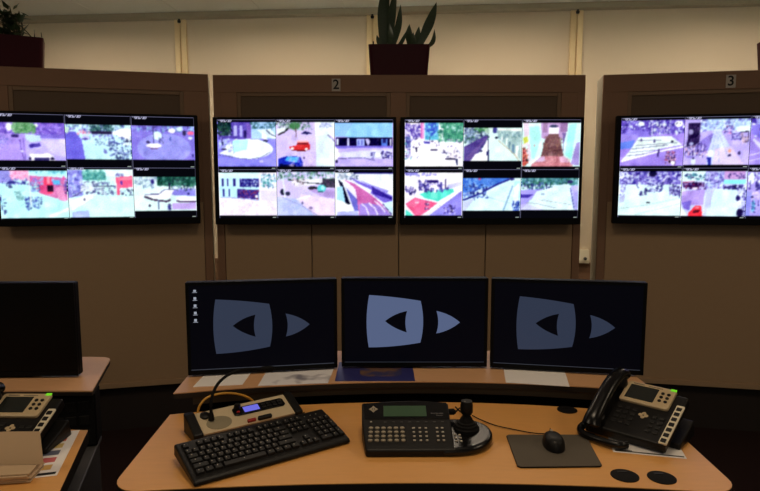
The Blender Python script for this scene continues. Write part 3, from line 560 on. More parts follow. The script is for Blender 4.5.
wall_screen('wide black screen on the middle panel, under the number 2 and showing a red car', (-0.908, 3.30, ZB), 0, ['2a', '2b', '2c', '2d', '2e', '2f'],
    ['feed of a round white forecourt', 'feed of a red car and a blue car', 'feed of a long dark shop window', 'feed of a pale two storey building', 'feed of a car park by trees', 'feed of a red cycle lane on a bridge'], CELL)
wall_screen('wide black screen on the middle panel, right hand one showing a corridor view', (0.110, 3.30, ZB), 0, ['3a', '3b', '3c', '3d', '3e', '3f'],
    ['feed of a crowded market street', 'feed of a path beside a fence', 'feed of a brown floored corridor', 'feed of a pink and turquoise junction', 'feed of a pale road along parked cars', 'feed of a road along hedges'], CELL)
x, y = on_panel(cr, AR, 0.060, 0.10)
wall_screen('wide black screen on the right video panel, cut by the photo edge', (x, y, ZB + 0.006), AR, ['4a', '4b', '4c', '4d', '4e', '4f'],
    ['feed of a wide zebra crossing', 'feed of a crowded shopping street', 'feed of tram rails cut by the edge', 'feed of a pale square with walkers', 'feed of a street with a red car', 'feed of a person in blue cut by the edge'], CELL)

# ================================================================== PLANTS ON THE PANELS
def pot(t, w, d, h, taper=0.012):
    vs = []
    def ring(hw, hd, z): return [(x, y, z) for x, y in rrect(-hw, hw, -hd, hd, 0.02, 4)]
    rings = [ring(w/2 - taper, d/2 - taper, 0), ring(w/2, d/2, h), ring(w/2 - 0.008, d/2 - 0.008, h), ring(w/2 - 0.012, d/2 - 0.012, h - 0.025)]
    n = len(rings[0]); v = [p for r in rings for p in r]
    f = [(i*n + k, i*n + (k+1) % n, (i+1)*n + (k+1) % n, (i+1)*n + k) for i in range(3) for k in range(n)]
    f += [tuple(range(n))[::-1]]
    f += [tuple(range(3*n, 4*n))]
    MB().add(v, f).build('pot', M['maroon'], t)
    MB().box(-w/2 + 0.014, w/2 - 0.014, -d/2 + 0.014, d/2 - 0.014, h - 0.03, h - 0.018).build('soil', M['soil'], t)
def sword_leaf(t, base, tip, wd, bend=(0, 0, 0), tw=0.3):
    p0 = Vector(base); p1 = Vector(tip); n = 12
    vs = []; fs = []
    for i in range(n + 1):
        q = i / n
        c = p0.lerp(p1, q) + Vector(bend) * math.sin(q * PI)
        w_ = wd * (0.55 + 0.9 * q if q < 0.5 else 1.0 * (1 - ((q - 0.5) / 0.5) ** 2.2)) * (1.0 if q >= 0.5 else 1.0)
        w_ = max(w_, 0.0008)
        a = tw + 0.7 * q
        dx, dy = math.cos(a) * w_ / 2, math.sin(a) * w_ / 2
        vs += [(c.x - dx, c.y - dy, c.z), (c.x + dy * 0.25, c.y + 0.006 * (1 - q) + 0.0015, c.z), (c.x + dx, c.y + dy, c.z)]
        vs += [(c.x + dy * 0.25, c.y + 0.006 * (1 - q) - 0.0025, c.z)]
    for i in range(n):
        for k in range(4):
            fs.append((i*4 + k, i*4 + (k+1) % 4, (i+1)*4 + (k+1) % 4, (i+1)*4 + k))
    fs += [(0, 3, 2, 1), tuple(range(n*4, n*4 + 4))]
    return MB().add(vs, fs, True).build('leaf', M['leaf'], t)
pm = thing('snake_plant', 'snake plant with upright dark leaves in a maroon pot on the middle video panel', 'plant', (0.107, 3.515, 2.0), 0, 'plants on top of the panels')
pot(pm, 0.345, 0.17, 0.172)
Z0 = 0.15
for b, tp, wd, bd in [((-0.085, 0, Z0), (-0.062, 0, 0.56), 0.066, (-0.015, 0, 0)), ((-0.075, 0.02, Z0), (-0.115, 0, 0.36), 0.034, (0.0, 0, 0)), ((-0.05, -0.02, Z0), (-0.015, -0.02, 0.50), 0.052, (-0.01, 0, 0)),
                      ((-0.045, 0.01, Z0), (0.010, 0.01, 0.41), 0.042, (0.012, 0, 0)), ((-0.10, -0.02, Z0), (-0.125, -0.02, 0.235), 0.026, (0.0, 0, 0)), ((-0.03, -0.01, Z0), (0.052, -0.01, 0.275), 0.028, (0.0, 0, -0.02)),
                      ((-0.06, -0.03, Z0), (-0.055, -0.03, 0.30), 0.04, (0.01, 0, 0)), ((-0.035, 0.03, Z0), (0.03, 0.02, 0.21), 0.018, (0, 0, 0.01)),
                      ((0.075, 0, Z0), (0.06, 0, 0.30), 0.048, (-0.008, 0, 0)), ((0.095, 0.01, Z0), (0.115, 0.01, 0.29), 0.042, (0, 0, 0)), ((0.10, 0, Z0), (0.212, 0, 0.42), 0.06, (0.008, 0, 0)),
                      ((0.11, -0.01, Z0), (0.20, -0.02, 0.268), 0.034, (0.03, 0, -0.02)), ((0.085, -0.03, Z0), (0.08, -0.03, 0.25), 0.04, (0, 0, 0))]:
    sword_leaf(pm, b, tp, wd, bd, random.Random(wd).uniform(-0.3, 0.3))
MB().tube([(-0.145, 0, Z0), (-0.145, 0, 0.205)], 0.004, 8).build('label_stick', M['stem'], pm)

def bushy(label, base, n, spread, hmax, seed, w):
    t = thing('leafy_plant', label, 'plant', base[:3], base[3], 'plants on top of the panels')
    pot(t, w, 0.17, 0.172)
    g = random.Random(seed)
    st = MB(); lf = MB()
    for i in range(n):
        x = g.uniform(-spread, spread); y = g.uniform(-0.04, 0.04)
        tip = Vector((x * 1.1 - 0.03 + g.uniform(-0.03, 0.03), y + g.uniform(-0.05, 0.05), 0.17 + g.uniform(0.4, 1.0) * hmax))
        pth = [Vector((x, y, 0.15)), Vector((x, y, 0.15)).lerp(tip, 0.5) + Vector((g.uniform(-.02, .02), 0, 0)), tip]
        st.tube([tuple(p) for p in pth], [0.005, 0.004, 0.002], 6)
        for k in range(15):
            q = g.uniform(0.2, 1.0)
            c = pth[0].lerp(tip, q) + Vector((g.uniform(-.012, .012), g.uniform(-.012, .012), 0))
            a = g.uniform(0, 2*PI); el = g.uniform(-0.6, 0.9); L = g.uniform(0.045, 0.075); wd = L * 0.6
            d = Vector((math.cos(a)*math.cos(el), math.sin(a)*math.cos(el), math.sin(el)))
            sd = d.cross(Vector((0, 0, 1))).normalized() * wd / 2
            up = sd.cross(d).normalized() * 0.004
            p = [c, c + d*L*.35 + sd, c + d*L, c + d*L*.35 - sd, c + d*L*.4 - up, c + d*L*.4 - up*1.4]
            lf.add([tuple(v) for v in p], [(0, 1, 4), (1, 2, 4), (2, 3, 4), (3, 0, 4), (0, 5, 1), (1, 5, 2), (2, 5, 3), (3, 5, 0)], True)
    lf.build('foliage', M['leaf'], t); st.build('stem', M['stem'], t)
    return t
x, y = on_panel(cl, AL, 0.965, -0.12)
bl = bushy('bushy dark plant in a maroon pot on the left video panel', (x, y, 2.0, AL + R(13)), 16, 0.15, 0.21, 3, 0.50)
dead = MB()
for a, b in (((0.12, 0, 0.16), (0.19, 0, 0.19)), ((0.20, 0, 0.16), (0.205, 0, 0.225)), ((0.235, 0, 0.16), (0.237, 0, 0.215)), ((0.205, 0, 0.165), (0.13, 0, 0.25))):
    dead.tube([a, tuple((Vector(a) + Vector(b)) / 2 + Vector((0.003, 0, 0.004))), b], [0.004, 0.003, 0.002], 6)
dead.build('dry_stem', M['stem'], bl)
x, y = on_panel(cr, AR, 1.03, -0.12)
bushy('small leafy plant in a maroon pot on the right video panel', (x, y, 2.0, AR), 6, 0.10, 0.22, 8, 0.40)

# ================================================================== SOCKET BEHIND THE PANELS
x, y = on_wall(1.575, 0.0)
t = thing('wall_socket', 'small white socket box on the wall, seen in the gap beside panel 3', 'socket', (x, y, 0.835), WA)
MB().side_prism([(0, -0.052), (-0.05, -0.052), (-0.05, -0.03), (-0.028, 0.05), (0, 0.052)], -0.05, 0.05).build('socket_box', M['white'], t, 0.003)
MB().lathe([(0.012, 0), (0.012, 0.02), (0.006, 0.03)], (0, 0, 0), 14, mtx=Matrix.Translation((0.018, -0.04, -0.015)) @ Matrix.Rotation(R(90), 4, 'X')).build('plug', M['dgrey'], t)

# ================================================================== OPERATOR DESK
def arc3(xa, ya, xm, ym, xb, yb, n=24):       # gentle curve through three points
    return [(xa*(1-t)*(1-2*t) + 4*xm*t*(1-t) + xb*t*(2*t-1), ya*(1-t)*(1-2*t) + 4*ym*t*(1-t) + yb*t*(2*t-1)) for t in [i/n for i in range(n+1)]]
desk = thing('operator_desk', 'curved beech operator desk with raised monitor shelf and three monitors on it', 'desk', (0.1, 1.55, 0), 0)
DX, DY = 0.1, 1.55
def L_(pts): return [(x - DX, y - DY) for x, y in pts]
front = arc3(-0.53, 1.236, 0.11, 1.272, 0.725, 1.232)
corner_r = arc(0.728, 1.290, 0.058, -80, 0, 6)
back = arc3(0.800, 1.664, 0.11, 1.762, -0.604, 1.664)
corner_l = arc(-0.530, 1.298, 0.062, 180, 265, 6)
outline = front + corner_r + back + corner_l
MB().prism(L_(outline), 0.748, 0.75).build('worktop', M['beech'], desk)
MB().prism(L_(outline), 0.712, 0.748).build('edge_band', M['edge'], desk)
sh_front = arc3(-0.605, 1.70, 0.11, 1.803, 0.813, 1.715)
shelf_out = sh_front + [(0.815, 1.90), (0.80, 2.14), (-0.615, 2.14), (-0.615, 1.90)]
MB().prism(L_(shelf_out), 0.797, 0.80).build('monitor_shelf', M['shelfm'], desk)
MB().prism(L_(shelf_out), 0.782, 0.797).build('shelf_edge_band', M['edge'], desk)
inn = arc3(-0.56, 1.735, 0.11, 1.83, 0.76, 1.745); inb = arc3(0.76, 1.765, 0.11, 1.85, -0.56, 1.755)
MB().prism(L_(inn + inb), 0.752, 0.782).build('shelf_rail', M['beam'], desk)
for x in (-0.5, 0.1, 0.7):
    MB().box(x - DX - 0.03, x - DX + 0.03, 0.36, 0.50, 0, 0.782).build('shelf_post', M['legm'], desk, 0.004)
for x in (-0.50, 0.68):
    MB().box(x - DX, x - DX + 0.03, -0.17, 0.12, 0, 0.712).build('leg', M['legm'], desk, 0.003)
MB().box(-0.5 - DX, 0.7 - DX, 0.02, 0.04, 0.25, 0.712).build('modesty_panel', M['legm'], desk)
MB().box(-0.59 - DX, 0.79 - DX, 0.335, 0.35, 0.25, 0.782).build('slot_light_blocker', M['legm'], desk)  # added black sheet that keeps the lit wall from showing under the shelf
for gx, gy, r in ((0.549, 1.698, 0.029), (0.558, 1.303, 0.031), (0.638, 1.294, 0.031)):
    g = MB().lathe([(r, 0), (r, 0.0015), (r * 0.94, 0.0022), (0.002, 0.0022)], (gx - DX, gy - DY, 0.75), 28).build('cable_grommet', M['rubber'], desk)
    MB().box(-r*0.35, r*0.35, -0.004, 0.004, 0.002, 0.0032).build('grommet_slot', M['black'], g, loc=(gx - DX, gy - DY + r*0.5, 0.75))

# ================================================================== DESK OF THE NEXT OPERATOR (left)
ld = thing('operator_desk', 'beech desk of the next operator at the left, with a pinkish raised shelf', 'desk', (-1.2, 1.4, 0), 0)
def L2(pts): return [(x + 1.2, y - 1.4) for x, y in pts]
lo = [(-0.788, 1.556), (-0.62, 0.98), (-1.8, 0.85), (-1.9, 1.45)] + arc3(-1.85, 1.48, -1.3, 1.56, -0.80, 1.556, 10)
MB().prism(L2(lo), 0.748, 0.75).build('worktop', M['beech'], ld)
MB().prism(L2(lo), 0.715, 0.748).build('edge_band', M['edge'], ld)
ls = [(-0.853, 1.722), (-0.940, 2.035), (-0.952, 2.052), (-0.972, 2.062), (-1.02, 2.065), (-1.9, 2.0), (-1.85, 1.66), (-1.2, 1.722)]
MB().prism(L2(ls), 0.796, 0.80).build('monitor_shelf', M['shelfm'], ld)
MB().prism(L2(ls), 0.784, 0.796).build('shelf_edge_band', M['edge'], ld)
MB().box(-0.2, -0.14, 0.45, 0.55, 0, 0.784).build('shelf_post', M['legm'], ld)
MB().box(-0.6, -0.54, 0.45, 0.55, 0, 0.784).build('shelf_post', M['legm'], ld)
MB().box(-0.2, -0.16, -0.3, 0.0, 0, 0.715).build('leg', M['legm'], ld)
MB().box(-0.66, -0.62, -0.3, 0.0, 0, 0.715).build('leg', M['legm'], ld)
# pedestal under it and the computer under its shelf
pd = thing('desk_pedestal', 'dark grey pedestal standing under the right end of the left desk', 'cabinet', (-0.845, 1.485, 0), R(16))
MB().box(-0.14, 0.050, -0.42, 0.345, 0.03, 0.595).build('body', M['dgrey'], pd, 0.004)
MB().box(-0.15, 0.056, -0.43, 0.355, 0.595, 0.61).build('top', M['dgrey'], pd, 0.003)
pc = thing('equipment_box', 'black equipment box on the grey pedestal, under the raised shelf of the left desk', 'box', (-0.965, 1.80, 0.6115), R(16))
MB().box(-0.085, 0.085, -0.06, 0.02, 0, 0.165).build('case', M['legm'], pc, 0.004)
MB().box(-0.08, 0.08, -0.064, -0.06, 0.005, 0.16).build('front_panel', M['black'], pc, 0.001)
for j in range(3):
    for i in range(4):
        MB().box(-0.070 + i*0.036, -0.040 + i*0.036, -0.068, -0.064, 0.115 - j*0.045, 0.145 - j*0.045).build('slot_cover', M['key'], pc, 0.003)

# ================================================================== MONITORS
def monitor(label, loc, rz, w, h, style):
    t = thing('monitor', label, 'monitor', loc, rz, 'desk monitors')
    z0 = 0.006
    MB().box(-w/2, w/2, 0.004, 0.035, z0, z0 + h).build('casing', M['bez'], t, 0.006, 3)
    b = 0.011
    fr = MB().box(-w/2 + .001, w/2 - .001, 0, 0.006, z0 + .001, z0 + b + 0.004).box(-w/2 + .001, w/2 - .001, 0, 0.006, z0 + h - b, z0 + h - .001)
    fr.box(-w/2 + .001, -w/2 + b, 0, 0.006, z0 + b + 0.004, z0 + h - b).box(w/2 - b, w/2 - .001, 0, 0.006, z0 + b + 0.004, z0 + h - b)
    fr.build('bezel', M['bez'], t)
    sx0, sx1, sz0, sz1 = -w/2 + b, w/2 - b, z0 + b + 0.004, z0 + h - b
    MB().box(sx0, sx1, 0.002, 0.005, sz0, sz1).build('screen', M['panel'] if style else M['panel_off'], t)
    MB().box(-0.1, 0.1, 0.035, 0.06, z0 + 0.08, z0 + 0.24).build('rear_hump', M['bez'], t, 0.006)
    MB().box(-0.03, 0.03, 0.06, 0.085, 0.01, z0 + 0.2).build('stand_neck', M['bez'], t, 0.004)
    MB().prism(rrect(-0.11, 0.11, 0.01 if not style else 0.05, 0.17, 0.03), 0.0, 0.012).build('stand_base', M['bez'], t, 0.003)
    if style:
        m = M[style]
        def q(px, py): return (-w/2 + (px - 42) / 555 * w, z0 + h - (py - 28) / 337 * h)
        def flat(pts, y0, y1, name, m, par):
            n = len(pts); P = [q(*p) for p in pts]
            v = [(x, y0, z) for x, z in P] + [(x, y1, z) for x, z in P]
            fc = [tuple(range(n)), tuple(range(n, 2*n))[::-1]] + [(i, (i+1) % n, n + (i+1) % n, n + i) for i in range(n)]
            return MB().add(v, fc).build(name, m, par)
        def curve(a, c, b_, n=8): return [((1-t)**2*a[0] + 2*t*(1-t)*c[0] + t*t*b_[0], (1-t)**2*a[1] + 2*t*(1-t)*c[1] + t*t*b_[1]) for t in [i/n for i in range(n)]]
        sq = curve((148, 92), (245, 98), (342, 114)) + curve((342, 114), (362, 195), (342, 272)) + curve((342, 272), (240, 290), (146, 290)) + curve((146, 290), (129, 190), (148, 92))
        e = flat(sq, 0.0012, 0.0019, 'screen_emblem', m, t)
        hole = curve((208, 190), (245, 160), (291, 152)) + curve((291, 152), (279, 192), (290, 233)) + curve((290, 233), (240, 218), (208, 190))
        flat(hole, 0.0006, 0.0012, 'emblem_arrow', M['panel'], e)
        tri = curve((402, 152), (455, 163), (491, 195)) + curve((491, 195), (452, 228), (402, 237)) + curve((402, 237), (416, 195), (402, 152))
        flat(tri, 0.0012, 0.0019, 'screen_arrow', m, t)
    return t, (sx0, sx1, sz0, sz1)
for nm, c in (('emb1', (47, 55, 74)), ('emb2', (84, 97, 130)), ('emb3', (45, 53, 72))):
    M[nm] = mat('wallpaper_' + nm, rgb(4, 4, 6), 0.3, spec=0.4, emit=rgb(*c))
M['icon'] = mat('desktop_icon', rgb(60, 60, 70), 0.4, emit=rgb(150, 156, 170))
M['bar'] = mat('task_bar', rgb(20, 20, 24), 0.4, emit=rgb(52, 56, 66))
ZS = 0.80
def between(xa, ya, xb, yb): return ((xa + xb)/2, (ya + yb)/2, ZS), math.atan2(yb - ya, xb - xa), math.hypot(xb - xa, yb - ya)
p, a, wd = between(-0.607, 1.84, -0.1385, 1.92)
m1, s1 = monitor('left black monitor of the three, with desktop icons down its left side', p, a, wd, 0.298, 'emb1')
for i, hh in enumerate((0.006, 0.008, 0.008, 0.008, 0.008)):
    o = MB().box(s1[0] + 0.014, s1[0] + 0.022, 0.001, 0.002, s1[3] - 0.013 - i*0.0232 - hh, s1[3] - 0.013 - i*0.0232)
    o.box(s1[0] + 0.011, s1[0] + 0.025, 0.001, 0.002, s1[3] - 0.016 - i*0.0232 - hh, s1[3] - 0.0148 - i*0.0232 - hh)
    o.build('desktop_icon', M['icon'], m1)
MB().box(s1[0], s1[1] - 0.002, 0.001, 0.002, s1[2] + 0.001, s1[2] + 0.003).build('task_bar', M['bar'], m1)
MB().tube(bez((0.075, 0.02, 0.02), (0.08, 0.01, -0.002), (0.10, 0.01, -0.002), (0.10, 0.02, 0.02), 10), 0.0022, 8).build('cable_loop', M['rubber'], m1)
p, a, wd = between(-0.1275, 1.93, 0.3545, 1.93)
m2, s2 = monitor('middle black monitor of the three, with the brightest blue emblem', p, a, wd, 0.298, 'emb2')
MB().box(s2[0], s2[1], 0.001, 0.002, s2[2] + 0.001, s2[2] + 0.002).build('task_bar', M['bar'], m2)
p, a, wd = between(0.362, 1.925, 0.833, 1.84)
m3, s3 = monitor('right black monitor of the three, standing behind the desk phone', p, a, wd, 0.298, 'emb3')
MB().box(s3[0], s3[1], 0.001, 0.002, s3[2] + 0.001, s3[2] + 0.0025).build('task_bar', M['bar'], m3)
monitor('switched off black monitor on the left desk, cut by the photo edge', (-1.194, 1.83, ZS), R(2.0), 0.486, 0.299, None)

# ================================================================== SHEETS ON THE SHELF
def sheet(name, label, cat, pts, z, m, group=None, th=0.0012):
    cx = sum(p[0] for p in pts) / len(pts); cy = sum(p[1] for p in pts) / len(pts)
    o = MB().prism([(x - cx, y - cy) for x, y in pts], 0, th).build(name, m, loc=(cx, cy, z))
    return tag(o, label, cat, group)
M['photo'] = mat('grey_photo_print', rgb(196, 188, 186), 0.5, var=0.35, scale=9)
M['blue'] = mat('dark_blue_print', rgb(46, 46, 104), 0.4)
def printed(name, col_a, col_b, scale, lo, hi):
    m = mat(name, col_a, 0.5)
    nt = m.node_tree; tc = nt.nodes.new('ShaderNodeTexCoord'); nz = nt.nodes.new('ShaderNodeTexNoise'); cr_ = nt.nodes.new('ShaderNodeValToRGB')
    nz.inputs['Scale'].default_value = scale
    cr_.color_ramp.elements[0].position = lo; cr_.color_ramp.elements[0].color = col_a
    cr_.color_ramp.elements[1].position = hi; cr_.color_ramp.elements[1].color = col_b
    nt.links.new(tc.outputs['Object'], nz.inputs['Vector']); nt.links.new(nz.outputs[0], cr_.inputs[0]); nt.links.new(cr_.outputs[0], nt.nodes['Principled BSDF'].inputs['Base Color'])
    return m
M['photo'] = printed('grey_photo_print', rgb(238, 234, 236), rgb(136, 132, 144), 11, 0.52, 0.66)
sheet('paper_sheet', 'white paper sheet on the shelf, under the left end of the left monitor', 'paper', [(-0.564, 1.752), (-0.42, 1.772), (-0.415, 1.98), (-0.56, 1.97)], 0.80, M['paper'], 'sheets on the monitor shelf')
sheet('paper_sheet', 'pale printed sheet on the shelf, under the right half of the left monitor', 'paper', [(-0.37, 1.763), (-0.16, 1.786), (-0.15, 1.99), (-0.37, 1.97)], 0.80, M['photo'], 'sheets on the monitor shelf')
bs = thing('photo_print', 'dark blue photo print on the shelf under the middle monitor', 'paper', (-0.015, 1.9, 0.80), 0, 'sheets on the monitor shelf')
MB().box(-0.125, 0.124, -0.094, 0.10, 0, 0.001).build('sheet', M['blue'], bs)
MB().prism(rrect(-0.05, 0.085, -0.05, 0.085, 0.03), 0.001, 0.0014).build('picture', printed('brown_picture', rgb(104, 76, 62), rgb(52, 50, 88), 18, 0.45, 0.6), bs)
sheet('paper_sheet', 'white paper sheet on the shelf under the right monitor', 'paper', [(0.388, 1.792), (0.573, 1.756), (0.61, 1.94), (0.415, 1.975)], 0.80, M['paper'], 'sheets on the monitor shelf')

# ================================================================== INTERCOM CONSOLE
AX = Vector((0.2135, 0.145, 0)); AX.normalize()
ca = math.atan2(AX.y, AX.x)
con = thing('intercom_console', 'beige intercom console with blue display, lying behind the keyboard', 'console', (-0.455, 1.483, 0.7512), ca)
LW, LD = 0.262, 0.078
def sl(y): return 0.016 + 0.030 * y / LD
MB().side_prism([(0, 0), (LD, 0), (LD, sl(LD) - .002), (0, sl(0) - .002)], 0.0, LW).build('body', M['dgrey'], con, 0.002)
slope = math.atan2(0.030, LD)
YS = math.hypot(LD, 0.030) / 0.118
TOPM = Matrix.Translation((0, 0, 0.016)) @ Matrix.Rotation(slope, 4, 'X') @ Matrix.Diagonal((1, YS, 1, 1))
def on_top(mb_fn, name, m, par=None, bevel=0.0):
    b = MB(); mb_fn(b, TOPM)
    return b.build(name, m, par or con, bevel)
on_top(lambda b, T: b.box(0.001, LW - 0.001, 0.0, 0.118, -0.004, 0.002, T), 'top_plate', M['beige'], bevel=0.001)
for x0, x1 in ((-0.026, 0.0), (LW, LW + 0.022)):
    MB().side_prism([(-0.006, 0), (LD + 0.006, 0), (LD + 0.006, 0.054), (LD - 0.012, 0.052), (-0.006, 0.022)], x0, x1).build('side_cheek', M['black'], con, 0.004)
on_top(lambda b, T: b.lathe([(0.034, 0.002), (0.034, 0.0032), (0.001, 0.0038)], (0.052, 0.042, 0), 24, 1.0, 1.0, T), 'speaker_grille', M['grille'])
on_top(lambda b, T: b.lathe([(0.0125, 0.002), (0.0125, 0.007), (0.01, 0.009), (0.001, 0.009)], (0.024, 0.092, 0), 18, 1.0, 1.5, T), 'round_button', M['black'])
dp = on_top(lambda b, T: b.prism(rrect(0.098, 0.248, 0.052, 0.096, 0.010), 0.002, 0.006, T), 'display_housing', M['blackg'], bevel=0.001)
on_top(lambda b, T: b.box(0.128, 0.172, 0.060, 0.089, 0.006, 0.0072, T), 'display', M['lcdb'], dp)
on_top(lambda b, T: b.lathe([(0.010, 0.006), (0.009, 0.02), (0.007, 0.023), (0.001, 0.023)], (0.112, 0.088, 0), 16, 1, 1, T), 'control_knob', M['black'], dp)
on_top(lambda b, T: b.lathe([(0.005, 0.006), (0.005, 0.008), (0.001, 0.008)], (0.111, 0.068, 0), 12, 1, 1, T), 'indicator', M['red'], dp)
for i in range(4):
    for j in range(2):
        on_top(lambda b, T: b.box(0.180 + i*0.016, 0.192 + i*0.016, 0.060 + j*0.015, 0.071 + j*0.015, 0.006, 0.0085, T), 'push_button', M['key'], dp, 0.001)
on_top(lambda b, T: b.box(0.122, 0.146, 0.004, 0.016, 0.002, 0.010, T), 'red_key', M['red'], bevel=0.002)
on_top(lambda b, T: b.prism(rrect(0.152, 0.192, 0.002, 0.018, 0.005), 0.002, 0.011, T), 'talk_key', M['black'], bevel=0.002)
# gooseneck microphone
def w2l(x, y, z):
    v = Vector((x + 0.455, y - 1.483, z - 0.75)); return tuple(Matrix.Rotation(-ca, 3, 'Z') @ v)
pth = [w2l(*q) for q in [(-0.448, 1.535, 0.789), (-0.448, 1.535, 0.83), (-0.444, 1.545, 0.856), (-0.435, 1.57, 0.876), (-0.42, 1.62, 0.882), (-0.395, 1.68, 0.877), (-0.345, 1.72, 0.866)]]
sp = spline(pth, 6)
mc = MB().tube(sp, [0.0042]*(len(sp)), 10).build('microphone_neck', M['rubber'], con)
e0, e1 = Vector(pth[-2]), Vector(pth[-1]); dr = (e1 - e0).normalized()
MB().tube([tuple(e1 - dr*0.01), tuple(e1), tuple(e1 + dr*0.02), tuple(e1 + dr*0.035), tuple(e1 + dr*0.04)], [0.005, 0.0075, 0.0085, 0.007, 0.002], 12).build('microphone_head', M['rubber'], mc)
MB().lathe([(0.008, 0), (0.008, 0.006), (0.0055, 0.02), (0.001, 0.02)], pth[0][:2] + (0.036,), 14).build('microphone_socket', M['black'], mc)
yc = MB().tube(spline([(-0.505, 1.60, 0.7532), (-0.505, 1.60, 0.775), (-0.499, 1.605, 0.800), (-0.48, 1.62, 0.818), (-0.444, 1.645, 0.820), (-0.406, 1.675, 0.806), (-0.375, 1.695, 0.782), (-0.365, 1.705, 0.7532)], 8), 0.0032, 10).build('yellow_cable', M['yellow'])
tag(yc, 'yellow cable arching up behind the beige intercom console', 'cable')

# ================================================================== KEYBOARD
kb = thing('keyboard', 'black computer keyboard lying askew in front of the beige console', 'keyboard', (-0.241, 1.360, 0.7512), 0)
kb.rotation_euler = (R(4.5), 0, R(34.3))
kb.scale = (0.945, 1.02, 0.85)
KW, KD = 0.424, 0.155
def kz(y): return 0.016 + 0.020 * (y / KD)
pf = [(0.0, 0.0), (KD, 0.0), (KD, 0.030), (KD - 0.006, 0.037), (0.03, 0.019), (0.006, 0.014), (0.0, 0.010)]
kby = MB().side_prism(pf, -KW/2, KW/2).build('body', M['black'], kb, 0.005, 3)
ks = math.atan2(0.018, KD - 0.036)
def key_mesh(wd, dp):
    b = MB(); t_ = 0.0022
    v = [(-wd/2, -dp/2, 0), (wd/2, -dp/2, 0), (wd/2, dp/2, 0), (-wd/2, dp/2, 0), (-wd/2 + t_, -dp/2 + t_*.8, 0.0075), (wd/2 - t_, -dp/2 + t_*.8, 0.0075), (wd/2 - t_, dp/2 - t_*1.2, 0.0075), (-wd/2 + t_, dp/2 - t_*1.2, 0.0075)]
    b.add(v, [(3, 2, 1, 0), (4, 5, 6, 7), (0, 1, 5, 4), (1, 2, 6, 5), (2, 3, 7, 6), (3, 0, 4, 7)])
    return b
U = 0.0181; pitch_y = 0.0192
protos = {}
def put_key(x, row, wu=1.0, hu=1.0, legend=True):
    y = 0.029 + row * pitch_y + (hu - 1) * pitch_y / 2 + (0.004 if row == 5 else 0)
    z = 0.019 + (y - 0.03) * math.tan(ks) - 0.001
    X = -KW/2 + 0.012 + x * U + wu * U / 2
    kk = (wu, hu)
    if kk not in protos:
        o = key_mesh(wu*U - 0.0012, hu*pitch_y - 0.0012).build('key', M['key'], kb, 0.0012)
        lg = MB().box(-0.0028, -0.0006, 0.0005, 0.0036, 0.0074, 0.0077).build('legend', M['legend'], o)
        protos[kk] = (o, lg)
    else:
        o0, l0 = protos[kk]
        o = o0.copy(); C.objects.link(o); o.parent = kb
        if legend:
            l = l0.copy(); C.objects.link(l); l.parent = o
    o.location = (X, y, z); o.rotation_euler = (ks, 0, 0)
for r, ws in enumerate([[1.25, 1.25, 1.25, 6.25, 1.25, 1.25, 1.25, 1.25], [2.25] + [1]*10 + [2.75], [1.75] + [1]*11 + [2.25], [1.5] + [1]*12 + [1.5], [1]*13 + [2]]):
    x = 0
    for q in ws:
        put_key(x, r, q); x += q
put_key(0, 5)
for x in (2, 3, 4, 5, 6.5, 7.5, 8.5, 9.5, 11, 12, 13, 14): put_key(x, 5)
for x in (15.3, 16.3, 17.3):
    put_key(x, 5); put_key(x, 4); put_key(x, 3); put_key(x, 0)
put_key(16.3, 1)
for r in (1, 2, 3, 4):
    for i in range(3): put_key(18.6 + i, r)
put_key(18.6, 0, 2); put_key(20.6, 0); put_key(21.6, 4); put_key(21.6, 2, 1, 2); put_key(21.6, 0, 1, 2)
for i in range(3): MB().lathe([(0.0015, 0), (0.0015, 0.001), (0.0002, 0.001)], (0.125 + i*0.018 + 0.02, 0.132, 0.0345), 8).build('indicator', M['legend'], kb)
MB().tube(spline([(0.150, KD - 0.003, 0.018), (0.153, KD + 0.012, 0.016), (0.163, KD + 0.030, 0.006), (0.185, KD + 0.050, 0.002)], 6), 0.0022, 8).build('cord', M['rubber'], kb)

# ================================================================== CAMERA CONTROLLER WITH JOYSTICK
pt = thing('camera_controller', 'black camera control keyboard with green display and joystick', 'controller', (0.10, 1.48, 0.7512), R(0.5))
PX, PY = 0.10, 1.48
CS = 0.385                                     # rise of the key panel towards the back
def cz(x, y): return 0.020 + (y + 0.080) * CS
def lz(x, y): return 0.020 + (y + 0.080) * 0.10
SLP = math.atan(CS)
wedge = [(-0.134, -0.086), (-0.137, -0.075), (-0.146, 0.0), (-0.148, 0.066), (-0.147, 0.070), (-0.06, 0.077), (0.0, 0.079), (0.078, 0.072), (0.082, 0.066), (0.082, -0.086)]
MB().prism(wedge, 0.0, cz).build('body', M['black'], pt, 0.004, 3)
lobe = [(0.05, -0.088), (0.095, -0.086), (0.130, -0.078), (0.160, -0.058), (0.180, -0.030), (0.189, 0.0), (0.184, 0.030), (0.165, 0.054), (0.140, 0.066), (0.10, 0.070), (0.05, 0.070)]
lob = [p[:2] for p in spline(lobe, 4)]
MB().prism(lob, 0.0, lambda x, y: lz(x, y)).build('joystick_base', M['blackg'], pt, 0.011, 5)
def on_ctl(x, y, dz=0.0): return Matrix.Translation((x, y, cz(x, y) + dz)) @ Matrix.Rotation(SLP, 4, 'X')
def on_lobe(x, y, dz=0.0): return Matrix.Translation((x, y, lz(x, y) + dz)) @ Matrix.Rotation(math.atan(0.10), 4, 'X')
MB().prism([(-0.139, 0.012), (0.079, 0.012), (0.077, 0.068), (0.0, 0.074), (-0.143, 0.066)], lambda x, y: cz(x, y) - 0.002, lambda x, y: cz(x, y) + 0.0012).build('display_panel', M['blackg'], pt)
MB().box(-0.056, 0.056, -0.0195, 0.0195, 0, 0.0022, on_ctl(-0.0345, 0.0385)).build('display', M['lcdg'], pt)
lg = MB()
T0 = on_ctl(-0.117, 0.045, 0.0012)
